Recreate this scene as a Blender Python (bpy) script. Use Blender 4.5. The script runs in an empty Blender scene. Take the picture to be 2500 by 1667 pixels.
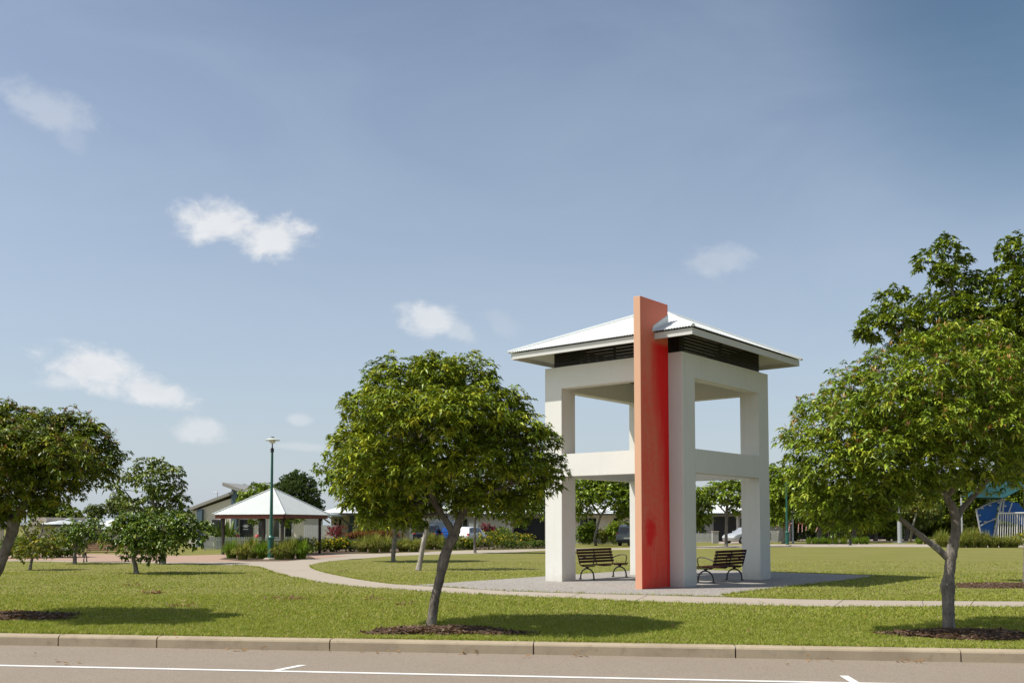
import bpy, bmesh, math, random
import numpy as np
from mathutils import Vector, Matrix

S = bpy.context.scene
COL = S.collection
R_ = math.radians
rnd = random.Random(7)

# ------------------------------------------------------------------ camera, sky, sun, exposure
CAM_H = 1.65
F_PX, TANP, HZ = 2362.1, 0.055, 1280.2          # focal length and horizon in pixels of the 2500 px photograph
PITCH = math.atan(TANP)
CY = HZ - F_PX * TANP
cd = bpy.data.cameras.new('camera'); cam = bpy.data.objects.new('camera', cd); COL.objects.link(cam)
cam.location = (0, 0, CAM_H); cam.rotation_euler = (R_(90) + PITCH, 0, 0)
cd.sensor_width = 36; cd.lens = F_PX / 2500 * 36; cd.shift_y = (CY - 833.5) / 2500
cd.clip_start = 0.1; cd.clip_end = 6000
S.camera = cam

SUN_AZ, SUN_EL = R_(14), R_(55)                 # light travels towards (+cos az, +sin az), i.e. from the left and a little from behind
SUND = Vector((math.cos(SUN_AZ) * math.cos(SUN_EL), math.sin(SUN_AZ) * math.cos(SUN_EL), -math.sin(SUN_EL)))
sd = bpy.data.lights.new('sun', 'SUN'); sd.energy = 4.8; sd.angle = R_(0.55); sd.color = (1.0, 0.955, 0.88)
sun = bpy.data.objects.new('sun', sd); COL.objects.link(sun); sun.location = (-40, -20, 60)
sun.rotation_euler = SUND.to_track_quat('-Z', 'Y').to_euler()
SKY_STRENGTH = 0.113
S.view_settings.view_transform = 'Standard'; S.view_settings.look = 'None'
S.view_settings.exposure = 0.2; S.view_settings.gamma = 1
S.view_settings.use_curve_mapping = False
S.cycles.max_bounces = 8; S.cycles.transparent_max_bounces = 8
S.cycles.use_denoising = True


def ray(x, y):
    u = (x - 1250) / F_PX; v = (CY - y) / F_PX
    return Vector((u, math.cos(PITCH) - v * math.sin(PITCH), math.sin(PITCH) + v * math.cos(PITCH)))


def gp(x, y, z=0.0):                            # ground point seen at a pixel of the 2500 px photograph
    r = ray(x, y); s = (z - CAM_H) / r.z
    return Vector((r.x * s, r.y * s, z))


def at(x, y, Y):                                # point seen at a pixel at depth Y
    r = ray(x, y); s = Y / r.y
    return Vector((r.x * s, Y, CAM_H + r.z * s))


K = 2500 / 2352.0
def gv(x, y, z=0.0): return gp(x * K, y * K, z)
def av(x, y, Y): return at(x * K, y * K, Y)


def build_world():
    w = bpy.data.worlds.new('World'); S.world = w; w.use_nodes = True
    nt = w.node_tree; nt.nodes.clear(); N = nt.nodes.new; L = nt.links.new
    out = N('ShaderNodeOutputWorld'); bg = N('ShaderNodeBackground'); L(bg.outputs[0], out.inputs[0])
    bg.inputs[1].default_value = SKY_STRENGTH
    sky = N('ShaderNodeTexSky'); sky.sky_type = 'NISHITA'; sky.sun_disc = False
    sky.sun_elevation = SUN_EL; sky.sun_rotation = math.atan2(-SUND.x, -SUND.y)
    sky.air_density = 1.05; sky.dust_density = 1.0; sky.ozone_density = 2.0; sky.altitude = 0
    hs = N('ShaderNodeHueSaturation'); hs.inputs['Saturation'].default_value = 0.85; hs.inputs['Value'].default_value = 1.0
    L(sky.outputs[0], hs.inputs['Color'])
    tc = N('ShaderNodeTexCoord'); sep = N('ShaderNodeSeparateXYZ'); L(tc.outputs['Generated'], sep.inputs[0])

    def m(op, a, b=None, c=None):
        n = N('ShaderNodeMath'); n.operation = op
        for i, q in enumerate((a, b, c)):
            if q is None: continue
            if isinstance(q, (int, float)): n.inputs[i].default_value = q
            else: L(q, n.inputs[i])
        return n.outputs[0]
    az = m('ARCTAN2', sep.outputs[0], sep.outputs[1]); el = m('ARCSINE', sep.outputs[2])

    def noise(scale, detail, rough, stretch=None, dist=0.0):
        n = N('ShaderNodeTexNoise'); n.inputs['Scale'].default_value = scale
        n.inputs['Detail'].default_value = detail; n.inputs['Roughness'].default_value = rough
        n.inputs['Distortion'].default_value = dist
        if stretch:
            mp = N('ShaderNodeMapping'); mp.inputs['Scale'].default_value = stretch
            L(tc.outputs['Generated'], mp.inputs[0]); L(mp.outputs[0], n.inputs['Vector'])
        else: L(tc.outputs['Generated'], n.inputs['Vector'])
        return n.outputs['Fac']
    nz = noise(26, 9, 0.62, (1, 1, 1.5), 0.25); nf = noise(9, 6, 0.55, (1, 1, 1.4))
    nn = m('ADD', m('MULTIPLY', m('SUBTRACT', nz, 0.5), 2.3), m('MULTIPLY', m('SUBTRACT', nf, 0.5), 1.1))
    total = None
    # the fair weather clouds: centre pixel, half width, half height (photograph pixels), tilt, density
    for (px, py, hw, hh, tilt, den) in ((540, 545, 125, 62, 0.12, 1.0), (670, 585, 110, 58, -0.12, 1.0), (225, 905, 120, 56, 0.25, .95),
                                        (370, 955, 120, 40, 0.2, .9), (150, 930, 70, 28, -.1, .6), (1040, 775, 92, 46, 0.18, .8), (1120, 805, 60, 30, .3, .4), (110, 255, 115, 50, 0.3, .34),
                                        (175, 330, 55, 36, .9, .12), (487, 1050, 85, 34, 0.05, .6), (1765, 632, 95, 46, 0.1, .3), (1225, 790, 60, 36, 0.5, .14), (735, 1025, 40, 18, 0, .4), (735,1090,120,14,0.05,.3)):
        d = ray(px, py).normalized(); a0 = math.atan2(d.x, d.y); e0 = math.asin(d.z)
        da = m('MULTIPLY', m('SUBTRACT', az, a0), math.cos(e0)); de = m('SUBTRACT', el, e0)
        c, s = math.cos(tilt), math.sin(tilt)
        u = m('DIVIDE', m('SUBTRACT', m('MULTIPLY', da, c), m('MULTIPLY', de, s)), hw * 1.0 / F_PX)
        v = m('DIVIDE', m('ADD', m('MULTIPLY', da, s), m('MULTIPLY', de, c)), hh * 1.05 / F_PX)
        r = m('SQRT', m('ADD', m('MULTIPLY', u, u), m('MULTIPLY', v, v)))
        k = m('ADD', m('SUBTRACT', 1.0, r), m('MULTIPLY', nn, 0.75))
        mr = N('ShaderNodeMapRange'); mr.interpolation_type = 'SMOOTHSTEP'; L(k, mr.inputs['Value'])
        mr.inputs['From Min'].default_value = 0.0; mr.inputs['From Max'].default_value = 0.70; mr.inputs['To Max'].default_value = den
        total = mr.outputs[0] if total is None else m('MAXIMUM', total, mr.outputs[0])
    # thin high veil
    veil = noise(2.6, 7, 0.6, (1, 1.2, 3.2), 0.6)
    mv = N('ShaderNodeMapRange'); L(veil, mv.inputs['Value']); mv.inputs['From Min'].default_value = 0.36; mv.inputs['From Max'].default_value = 0.8; mv.inputs['To Max'].default_value = 0.22
    mixv = N('ShaderNodeMix'); mixv.data_type = 'RGBA'; L(mv.outputs[0], mixv.inputs['Factor']); L(hs.outputs[0], mixv.inputs['A'])
    mixv.inputs['B'].default_value = (4.5, 5.3, 6.2, 1)
    # hazy air towards the horizon
    hz_ = N('ShaderNodeMapRange'); L(m('POWER', 2.718, m('MULTIPLY', m('MAXIMUM', el, 0.0), -4.2)), hz_.inputs['Value']); hz_.inputs['To Max'].default_value = 0.78
    mixh = N('ShaderNodeMix'); mixh.data_type = 'RGBA'; L(hz_.outputs[0], mixh.inputs['Factor']); L(mixv.outputs['Result'], mixh.inputs['A']); mixh.inputs['B'].default_value = (4.1, 4.65, 5.35, 1)
    # brightness inside the clouds follows their own density
    cr = N('ShaderNodeMix'); cr.data_type = 'RGBA'; L(nz, cr.inputs['Factor']); cr.inputs['A'].default_value = (5.6, 5.8, 6.1, 1); cr.inputs['B'].default_value = (7.2, 7.2, 7.2, 1)
    mix = N('ShaderNodeMix'); mix.data_type = 'RGBA'; L(m('MULTIPLY', total, 0.9), mix.inputs['Factor']); L(mixh.outputs['Result'], mix.inputs['A']); L(cr.outputs['Result'], mix.inputs['B'])
    # fill light added round and below the unseen sun to brighten walls; deeper blue far from it
    def dotn(v):
        n = N('ShaderNodeVectorMath'); n.operation = 'DOT_PRODUCT'; L(tc.outputs['Generated'], n.inputs[0]); n.inputs[1].default_value = tuple(v); return n.outputs['Value']
    fill_glow = m('ADD', m('MULTIPLY', m('POWER', m('MAXIMUM', dotn(-SUND), 0.0), 8.0), 3.0),
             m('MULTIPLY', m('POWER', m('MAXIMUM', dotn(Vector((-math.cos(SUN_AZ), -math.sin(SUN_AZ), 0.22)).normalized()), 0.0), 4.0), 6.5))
    zen = N('ShaderNodeMapRange'); zen.interpolation_type = 'SMOOTHSTEP'; L(el, zen.inputs['Value']); zen.inputs['From Min'].default_value = R_(18); zen.inputs['From Max'].default_value = R_(62)  # overhead sky dimmed to deepen the shadows on the lawn
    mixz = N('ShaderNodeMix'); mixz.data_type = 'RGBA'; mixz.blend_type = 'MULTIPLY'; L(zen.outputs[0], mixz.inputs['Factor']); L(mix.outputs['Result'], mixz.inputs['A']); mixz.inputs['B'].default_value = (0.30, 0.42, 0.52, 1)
    deep = N('ShaderNodeMapRange'); deep.interpolation_type = 'SMOOTHSTEP'; L(dotn(ray(2570, -70).normalized()), deep.inputs['Value'])
    deep.inputs['From Min'].default_value = math.cos(R_(22)); deep.inputs['From Max'].default_value = 1.0; deep_f = m('POWER', deep.outputs[0], 7.0)
    mixd = N('ShaderNodeMix'); mixd.data_type = 'RGBA'; mixd.blend_type = 'MULTIPLY'; L(deep_f, mixd.inputs['Factor']); L(mixz.outputs['Result'], mixd.inputs['A']); mixd.inputs['B'].default_value = (0.50, 0.64, 0.72, 1)
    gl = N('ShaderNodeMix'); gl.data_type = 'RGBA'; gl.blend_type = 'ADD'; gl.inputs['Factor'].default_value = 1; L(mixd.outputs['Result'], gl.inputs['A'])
    gc = N('ShaderNodeVectorMath'); gc.operation = 'SCALE'; gc.inputs[0].default_value = (1.0, 0.95, 0.86); L(fill_glow, gc.inputs['Scale']); L(gc.outputs[0], gl.inputs['B'])
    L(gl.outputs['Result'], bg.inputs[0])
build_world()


# ------------------------------------------------------------------ helpers
def tag(o, label=None, cat=None, group=None, kind=None):
    if label: o['label'] = label
    if cat: o['category'] = cat
    if group: o['group'] = group
    if kind: o['kind'] = kind
    return o


def thing(name, label, cat, loc=(0, 0, 0), rz=0.0, group=None):
    o = bpy.data.objects.new(name, None); COL.objects.link(o); o.empty_display_size = 0.2
    o.location = loc; o.rotation_euler = (0, 0, rz)
    return tag(o, label, cat, group)


def link(name, me, m=None, parent=None):
    o = bpy.data.objects.new(name, me); COL.objects.link(o)
    if m: me.materials.append(m)
    if parent: o.parent = parent
    return o


def copy_tree(o, parent=None):
    c = o.copy(); COL.objects.link(c); c.parent = parent
    for ch in list(o.children): copy_tree(ch, c)
    return c


class MB:
    def __init__(s): s.v = []; s.f = []
    def add(s, vs, fs):
        b = len(s.v); s.v += [tuple(p) for p in vs]; s.f += [tuple(i + b for i in f) for f in fs]; return s
    def box(s, x0, x1, y0, y1, z0, z1, M=None):
        vs = [Vector((x, y, z)) for z in (z0, z1) for y in (y0, y1) for x in (x0, x1)]
        if M: vs = [M @ p for p in vs]
        return s.add(vs, [(0, 2, 3, 1), (4, 5, 7, 6), (0, 1, 5, 4), (2, 6, 7, 3), (0, 4, 6, 2), (1, 3, 7, 5)])
    def bar(s, a, b, w, h):                     # rectangular bar from a to b
        a, b = Vector(a), Vector(b); d = b - a; q = d.to_track_quat('X', 'Z').to_matrix().to_4x4()
        return s.box(0, d.length, -w / 2, w / 2, -h / 2, h / 2, Matrix.Translation(a) @ q)
    def prism(s, poly, axis, a0, a1):           # polygon in the plane normal to axis ('x','y','z') extruded
        n = len(poly)
        def P(p, a): return {'z': (p[0], p[1], a), 'y': (p[0], a, p[1]), 'x': (a, p[0], p[1])}[axis]
        vs = [P(p, a0) for p in poly] + [P(p, a1) for p in poly]
        return s.add(vs, [tuple(range(n))[::-1], tuple(range(n, 2 * n))] + [(i, (i + 1) % n, n + (i + 1) % n, n + i) for i in range(n)])
    def tube(s, pts, rad, n=8, cap=True, wob=0.0, rg=None):
        pts = [Vector(p) for p in pts]
        if not hasattr(rad, '__len__'): rad = [rad] * len(pts)
        b = len(s.v); up = None
        for i, p in enumerate(pts):
            t = (pts[min(i + 1, len(pts) - 1)] - pts[max(i - 1, 0)]).normalized()
            if up is None:
                up = t.orthogonal().normalized()
            up = (up - t * up.dot(t)).normalized(); sd_ = t.cross(up)
            for k in range(n):
                a = 2 * math.pi * k / n; r = rad[i]
                if wob and rg: r *= 1 + rg.uniform(-wob, wob)
                s.v.append(tuple(p + up * (math.cos(a) * r) + sd_ * (math.sin(a) * r)))
        for i in range(len(pts) - 1):
            for k in range(n):
                k2 = (k + 1) % n
                s.f.append((b + i * n + k, b + i * n + k2, b + (i + 1) * n + k2, b + (i + 1) * n + k))
        if cap:
            s.f.append(tuple(b + k for k in range(n))[::-1]); e = b + (len(pts) - 1) * n; s.f.append(tuple(e + k for k in range(n)))
        return s
    def lathe(s, prof, n=20, c=(0, 0, 0)):
        b = len(s.v)
        for r, z in prof:
            for k in range(n):
                a = 2 * math.pi * k / n; s.v.append((c[0] + r * math.cos(a), c[1] + r * math.sin(a), c[2] + z))
        for i in range(len(prof) - 1):
            for k in range(n):
                k2 = (k + 1) % n; s.f.append((b + i * n + k, b + i * n + k2, b + (i + 1) * n + k2, b + (i + 1) * n + k))
        s.f.append(tuple(b + k for k in range(n))[::-1]); e = b + (len(prof) - 1) * n; s.f.append(tuple(e + k for k in range(n)))
        return s
    def ball(s, c, r, n=10, sz=1.0):
        prof = [(max(1e-4, r * math.sin(math.pi * i / n)), -r * sz * math.cos(math.pi * i / n)) for i in range(n + 1)]
        return s.lathe(prof, n + 2, c)
    def build(s, name, m=None, parent=None, smooth=False, bevel=0.0, seg=1):
        me = bpy.data.meshes.new(name); me.from_pydata(s.v, [], s.f); me.validate()
        if bevel:
            bm = bmesh.new(); bm.from_mesh(me)
            bmesh.ops.remove_doubles(bm, verts=bm.verts, dist=1e-5)
            ed = [e for e in bm.edges if len(e.link_faces) == 2 and e.calc_face_angle(0) > 0.5]
            bmesh.ops.bevel(bm, geom=ed, offset=bevel, segments=seg, affect='EDGES', profile=0.5)
            bm.to_mesh(me); bm.free()
        if smooth:
            me.polygons.foreach_set('use_smooth', [True] * len(me.polygons))
            try: me.set_sharp_from_angle(angle=R_(40))
            except Exception: pass
        me.update()
        return link(name, me, m, parent)


def np_mesh(name, V, F, m, parent=None, col=None, smooth=False):
    V = np.asarray(V, np.float32); F = np.asarray(F, np.int32); k = F.shape[1]
    me = bpy.data.meshes.new(name)
    me.vertices.add(len(V)); me.vertices.foreach_set('co', V.ravel())
    me.loops.add(F.size); me.loops.foreach_set('vertex_index', F.ravel())
    me.polygons.add(len(F)); me.polygons.foreach_set('loop_start', np.arange(0, F.size, k, dtype=np.int32))
    if smooth: me.polygons.foreach_set('use_smooth', np.ones(len(F), bool))
    me.update(calc_edges=True)
    if col is not None:
        at_ = me.color_attributes.new('tint', 'FLOAT_COLOR', 'POINT')
        c4 = np.ones((len(V), 4), np.float32); c4[:, :3] = col; at_.data.foreach_set('color', c4.ravel())
    return link(name, me, m, parent)


def poly_sheet(name, pts, z, m, kind='structure', parent=None):
    bm = bmesh.new(); f = bm.faces.new([bm.verts.new((p[0], p[1], z)) for p in pts]); bm.normal_update()
    if f.normal.z < 0: f.normal_flip()
    bmesh.ops.triangulate(bm, faces=[f], ngon_method='EAR_CLIP')
    me = bpy.data.meshes.new(name); bm.to_mesh(me); bm.free()
    o = link(name, me, m, parent)
    if kind: o['kind'] = kind
    return o


def inside(P, poly):
    x, y = P[:, 0], P[:, 1]; r = np.zeros(len(P), bool); n = len(poly)
    for i in range(n):
        x0, y0 = poly[i][0], poly[i][1]; x1, y1 = poly[(i + 1) % n][0], poly[(i + 1) % n][1]
        if abs(y1 - y0) < 1e-12: continue
        c = ((y0 > y) != (y1 > y)) & (x < (x1 - x0) * (y - y0) / (y1 - y0) + x0); r ^= c
    return r


def smooth_line(pts, n=6):                      # Catmull-Rom through 2-D points
    P = [Vector((p[0], p[1])) for p in pts]; out = []
    for i in range(len(P) - 1):
        a = P[max(i - 1, 0)]; b = P[i]; c = P[i + 1]; d = P[min(i + 2, len(P) - 1)]
        for k in range(n):
            t = k / n
            out.append(0.5 * ((2 * b) + (c - a) * t + (2 * a - 5 * b + 4 * c - d) * t * t + (-a + 3 * b - 3 * c + d) * t ** 3))
    out.append(P[-1]); return out


# ------------------------------------------------------------------ materials
def mat(name, base, rough=0.8, mixes=(), bump=None, spec=0.3, metal=0.0, coords='world', stretch=None):
    """mixes: (scale, colour, lo, hi, amount) noise patches laid over the base colour; bump: (scale, strength, distance)"""
    m = bpy.data.materials.new(name); m.use_nodes = True; nt = m.node_tree; N = nt.nodes.new; L = nt.links.new
    b = nt.nodes['Principled BSDF']; b.inputs['Roughness'].default_value = rough; b.inputs['Metallic'].default_value = metal
    b.inputs['Specular IOR Level'].default_value = spec
    if coords == 'world': src = N('ShaderNodeNewGeometry').outputs['Position']
    else: src = N('ShaderNodeTexCoord').outputs['Object']
    if stretch:
        mp = N('ShaderNodeMapping'); mp.inputs['Scale'].default_value = stretch; L(src, mp.inputs[0]); src = mp.outputs[0]
    cur = N('ShaderNodeRGB').outputs[0]; cur.default_value = (*base, 1)
    for (sc, c, lo, hi, amt) in mixes:
        n = N('ShaderNodeTexNoise'); n.inputs['Scale'].default_value = sc; n.inputs['Detail'].default_value = 6; n.inputs['Roughness'].default_value = 0.6
        L(src, n.inputs['Vector'])
        r = N('ShaderNodeMapRange'); L(n.outputs['Fac'], r.inputs['Value']); r.inputs['From Min'].default_value = lo; r.inputs['From Max'].default_value = hi; r.inputs['To Max'].default_value = amt
        x = N('ShaderNodeMix'); x.data_type = 'RGBA'; L(r.outputs[0], x.inputs['Factor']); L(cur, x.inputs['A']); x.inputs['B'].default_value = (*c, 1); cur = x.outputs['Result']
    L(cur, b.inputs['Base Color'])
    if bump:
        n = N('ShaderNodeTexNoise'); n.inputs['Scale'].default_value = bump[0]; n.inputs['Detail'].default_value = 5; L(src, n.inputs['Vector'])
        bp = N('ShaderNodeBump'); bp.inputs['Strength'].default_value = bump[1]; bp.inputs['Distance'].default_value = bump[2]
        L(n.outputs['Fac'], bp.inputs['Height']); L(bp.outputs[0], b.inputs['Normal'])
    return m


def leaf_mat(name, rough=0.4, trans=0.28, spec=0.45, tr_tint=(1.5, 1.35, 0.5)):
    m = bpy.data.materials.new(name); m.use_nodes = True; nt = m.node_tree; N = nt.nodes.new; L = nt.links.new
    b = nt.nodes['Principled BSDF']; b.inputs['Roughness'].default_value = rough; b.inputs['Specular IOR Level'].default_value = spec
    a = N('ShaderNodeVertexColor'); a.layer_name = 'tint'; L(a.outputs[0], b.inputs['Base Color'])
    mu = N('ShaderNodeMix'); mu.data_type = 'RGBA'; mu.blend_type = 'MULTIPLY'; mu.inputs['Factor'].default_value = 1; L(a.outputs[0], mu.inputs['A']); mu.inputs['B'].default_value = (*tr_tint, 1)
    t = N('ShaderNodeBsdfTranslucent'); L(mu.outputs['Result'], t.inputs[0])
    x = N('ShaderNodeMixShader'); x.inputs[0].default_value = trans; L(b.outputs[0], x.inputs[1]); L(t.outputs[0], x.inputs[2])
    L(x.outputs[0], nt.nodes['Material Output'].inputs[0])
    return m


M = {}
M['leaf'] = leaf_mat('glossy leaf', 0.40, 0.11, 0.42); M['leaf_matt'] = leaf_mat('matt leaf', 0.6, 0.25, 0.25)
M['blade'] = leaf_mat('grass blade', 0.7, 0.32, 0.1, (1.15, 1.1, 0.6))
M['lawn'] = mat('mown lawn', (0.176, 0.176, 0.043), 0.95, [(0.35, (0.225, 0.198, 0.068), 0.4, 0.65, 0.75), (2.2, (0.144, 0.158, 0.034), 0.5, 0.7, 0.6), (14, (0.252, 0.216, 0.090), 0.52, 0.72, 0.5), (5, (0.136, 0.136, 0.032), 0.55, 0.7, 0.6), (60, (0.099, 0.108, 0.022), 0.5, 0.7, 0.5), (1.3, (0.198, 0.144, 0.081), 0.74, 0.79, 0.4)], (70, 0.6, 0.02), 0.1)
M['road'] = mat('bleached asphalt', (0.262, 0.215, 0.167), 0.9, [(0.5, (0.284, 0.237, 0.188), 0.4, 0.7, 0.7), (3, (0.239, 0.194, 0.153), 0.5, 0.75, 0.5), (28, (0.205, 0.166, 0.130), 0.52, 0.64, 0.6), (70, (0.140, 0.113, 0.09), 0.53, 0.63, 0.8), (95, (0.42, 0.36, 0.30), 0.57, 0.66, 0.8)], (120, 0.5, 0.006), 0.2)
M['paint'] = mat('road paint', (0.74, 0.73, 0.70), 0.7, [(40, (0.42, 0.38, 0.35), 0.62, 0.75, 0.7), (3, (0.62, 0.6, 0.57), 0.5, 0.7, 0.5)])
M['kerb'] = mat('kerb concrete', (0.383, 0.313, 0.218), 0.9, [(1.1, (0.278, 0.222, 0.155), 0.45, 0.7, 0.8), (7, (0.220, 0.176, 0.116), 0.55, 0.75, 0.6), (90, (0.487, 0.410, 0.298), 0.55, 0.7, 0.5)], (60, 0.4, 0.006), 0.2)
M['path'] = mat('path concrete', (0.373, 0.318, 0.254), 0.9, [(0.5, (0.322, 0.271, 0.212), 0.45, 0.7, 0.7), (5, (0.407, 0.356, 0.288), 0.5, 0.7, 0.5), (60, (0.288, 0.242, 0.191), 0.55, 0.7, 0.4)], (50, 0.25, 0.004), 0.2)
M['slab'] = mat('exposed aggregate', (0.299, 0.272, 0.241), 0.9, [(6, (0.20, 0.185, 0.165), 0.5, 0.62, 0.6), (8.5, (0.50, 0.46, 0.41), 0.55, 0.65, 0.6), (16, (0.154, 0.140, 0.132), 0.5, 0.6, 0.8), (24, (0.526, 0.490, 0.435), 0.56, 0.64, 0.8), (0.4, (0.245, 0.222, 0.200), 0.45, 0.65, 0.4)], (30, 0.5, 0.008), 0.3)
M['brick'] = mat('brick paving', (0.360, 0.243, 0.176), 0.9, [(3, (0.396, 0.279, 0.207), 0.45, 0.65, 0.7), (14, (0.297, 0.189, 0.135), 0.5, 0.65, 0.5)], (30, 0.3, 0.004), 0.2)
M['mulch'] = mat('bark mulch', (0.115, 0.072, 0.048), 0.95, [(9, (0.07, 0.044, 0.03), 0.45, 0.6, 0.8), (30, (0.19, 0.13, 0.09), 0.58, 0.7, 0.6)], (25, 1.0, 0.05), 0.1)
M['soil'] = mat('garden bed soil', (0.12, 0.085, 0.06), 0.95, [(6, (0.2, 0.15, 0.11), 0.5, 0.65, 0.7)], (20, 0.8, 0.04), 0.1)
M['white_wall'] = mat('white painted render', (0.629, 0.625, 0.583), 0.75, [(0.8, (0.587, 0.577, 0.533), 0.45, 0.7, 0.6), (5, (0.651, 0.651, 0.609), 0.5, 0.7, 0.5), (25, (0.598, 0.592, 0.555), 0.5, 0.7, 0.3)], (70, 0.12, 0.004), 0.25)
def weather_wall(m):
    nt = m.node_tree; N = nt.nodes.new; L = nt.links.new; b = nt.nodes['Principled BSDF']; src = b.inputs['Base Color'].links[0].from_socket
    g = N('ShaderNodeNewGeometry'); mp = N('ShaderNodeMapping'); mp.inputs['Scale'].default_value = (7, 7, .35); L(g.outputs['Position'], mp.inputs[0])
    n = N('ShaderNodeTexNoise'); n.inputs['Scale'].default_value = 1.0; n.inputs['Detail'].default_value = 7; L(mp.outputs[0], n.inputs['Vector'])
    r_ = N('ShaderNodeMapRange'); L(n.outputs['Fac'], r_.inputs['Value']); r_.inputs['From Min'].default_value = .55; r_.inputs['From Max'].default_value = .75; r_.inputs['To Max'].default_value = .16
    sp = N('ShaderNodeSeparateXYZ'); L(g.outputs['Position'], sp.inputs[0]); n2 = N('ShaderNodeTexNoise'); n2.inputs['Scale'].default_value = 6; L(g.outputs['Position'], n2.inputs['Vector'])
    ad = N('ShaderNodeMath'); ad.operation = 'MULTIPLY_ADD'; L(n2.outputs['Fac'], ad.inputs[0]); ad.inputs[1].default_value = -.35; L(sp.outputs[2], ad.inputs[2])
    r2 = N('ShaderNodeMapRange'); L(ad.outputs[0], r2.inputs['Value']); r2.inputs['From Min'].default_value = .12; r2.inputs['From Max'].default_value = -.15; r2.inputs['To Max'].default_value = .3
    mx = N('ShaderNodeMath'); mx.operation = 'MAXIMUM'; L(r_.outputs[0], mx.inputs[0]); L(r2.outputs[0], mx.inputs[1])
    x = N('ShaderNodeMix'); x.data_type = 'RGBA'; L(mx.outputs[0], x.inputs['Factor']); L(src, x.inputs['A']); x.inputs['B'].default_value = (.40, .36, .30, 1); L(x.outputs['Result'], b.inputs['Base Color'])
weather_wall(M['white_wall'])
M['white_steel'] = mat('white steel roofing', (0.66, 0.68, 0.66), 0.5, [(0.8, (0.61, 0.63, 0.61), 0.45, 0.7, 0.6)], None, 0.4)
M['pale_steel'] = mat('pale grey steel roofing', (0.525, 0.549, 0.528), 0.5, [(0.8, (0.476, 0.500, 0.480), 0.45, 0.7, 0.6)], None, 0.3)
M['white_trim'] = mat('white trim', (0.570, 0.560, 0.532), 0.55, [(3, (0.522, 0.513, 0.484), 0.5, 0.7, 0.5)])
M['black_louvre'] = mat('dark stained slat', (0.013, 0.012, 0.013), 0.5, [(6, (0.022, 0.018, 0.016), 0.45, 0.7, 0.7)])
M['black_metal'] = mat('black powder coat', (0.014, 0.014, 0.015), 0.4, [(8, (0.022, 0.021, 0.02), 0.5, 0.7, 0.5)], None, 0.5)
M['slat'] = mat('brown bench timber', (0.063, 0.018, 0.011), 0.75, [(4, (0.084, 0.027, 0.017), 0.45, 0.7, 0.7), (40, (0.042, 0.013, 0.009), 0.5, 0.7, 0.5)], (40, 0.3, 0.003), 0.15, 0, 'object')
M['slat_red'] = mat('reddish bench timber', (0.212, 0.102, 0.072), 0.6, [(4, (0.255, 0.144, 0.104), 0.45, 0.7, 0.7)])
M['steel'] = mat('galvanised steel', (0.42, 0.43, 0.44), 0.45, [(6, (0.36, 0.37, 0.38), 0.45, 0.7, 0.6)], None, 0.5, 0.3)
M['green_paint'] = mat('dark green paint', (0.012, 0.095, 0.068), 0.4, [(3, (0.02, 0.13, 0.095), 0.5, 0.7, 0.6)], None, 0.5)
M['lamp_shade'] = mat('pale lamp shade', (0.50, 0.54, 0.50), 0.5, [(6, (0.42, 0.46, 0.42), 0.5, 0.7, 0.5)])
M['lamp_glass'] = mat('opal glass', (0.72, 0.7, 0.64), 0.25, [(6, (0.66, 0.64, 0.58), 0.5, 0.7, 0.5)])
M['timber'] = mat('red brown beam', (0.13, 0.040, 0.022), 0.6, [(3, (0.18, 0.06, 0.032), 0.45, 0.7, 0.7), (30, (0.09, 0.028, 0.016), 0.5, 0.7, 0.5)])
M['dark_post'] = mat('dark post', (0.022, 0.014, 0.013), 0.5, [(5, (0.035, 0.022, 0.02), 0.5, 0.7, 0.5)])
M['cream'] = mat('cream render', (0.62, 0.57, 0.485), 0.85, [(0.5, (0.57, 0.52, 0.44), 0.45, 0.7, 0.6), (6, (0.65, 0.6, 0.52), 0.5, 0.7, 0.4)], (40, 0.15, 0.004))
M['beige'] = mat('beige render', (0.46, 0.40, 0.33), 0.85, [(0.6, (0.36, 0.31, 0.255), 0.45, 0.7, 0.6)], (40, 0.15, 0.004))
M['grey_wall'] = mat('grey render', (0.30, 0.295, 0.28), 0.85, [(0.6, (0.26, 0.255, 0.245), 0.45, 0.7, 0.6)], (40, 0.15, 0.004))
M['blue_grey'] = mat('blue grey paint', (0.085, 0.125, 0.155), 0.7, [(2, (0.10, 0.145, 0.175), 0.5, 0.7, 0.5)])
M['garage'] = mat('pale blue garage door', (0.30, 0.36, 0.38), 0.55, [(2, (0.27, 0.33, 0.35), 0.5, 0.7, 0.5)])
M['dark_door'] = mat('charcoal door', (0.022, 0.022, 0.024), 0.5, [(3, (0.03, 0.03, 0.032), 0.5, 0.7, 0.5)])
M['glass'] = mat('dark window glass', (0.012, 0.014, 0.016), 0.08, [(0.7, (0.02, 0.023, 0.026), 0.45, 0.7, 0.6)], None, 0.6)
M['roof_grey'] = mat('grey fascia steel', (0.30, 0.285, 0.26), 0.5, [(2, (0.27, 0.255, 0.235), 0.5, 0.7, 0.5)])
M['gutter'] = mat('dark gutter', (0.05, 0.052, 0.055), 0.5, [(2, (0.065, 0.066, 0.07), 0.5, 0.7, 0.5)])
M['picket'] = mat('weathered white paling', (0.50, 0.50, 0.47), 0.75, [(2, (0.42, 0.42, 0.40), 0.45, 0.7, 0.6), (12, (0.55, 0.55, 0.52), 0.5, 0.7, 0.4)])
M['wall_block'] = mat('dark blue grey retaining block', (0.085, 0.098, 0.108), 0.85, [(2, (0.12, 0.13, 0.14), 0.45, 0.7, 0.6)], (25, 0.4, 0.01))
M['rubber'] = mat('tyre rubber', (0.016, 0.016, 0.016), 0.8, [(8, (0.025, 0.025, 0.025), 0.5, 0.7, 0.5)])
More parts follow.
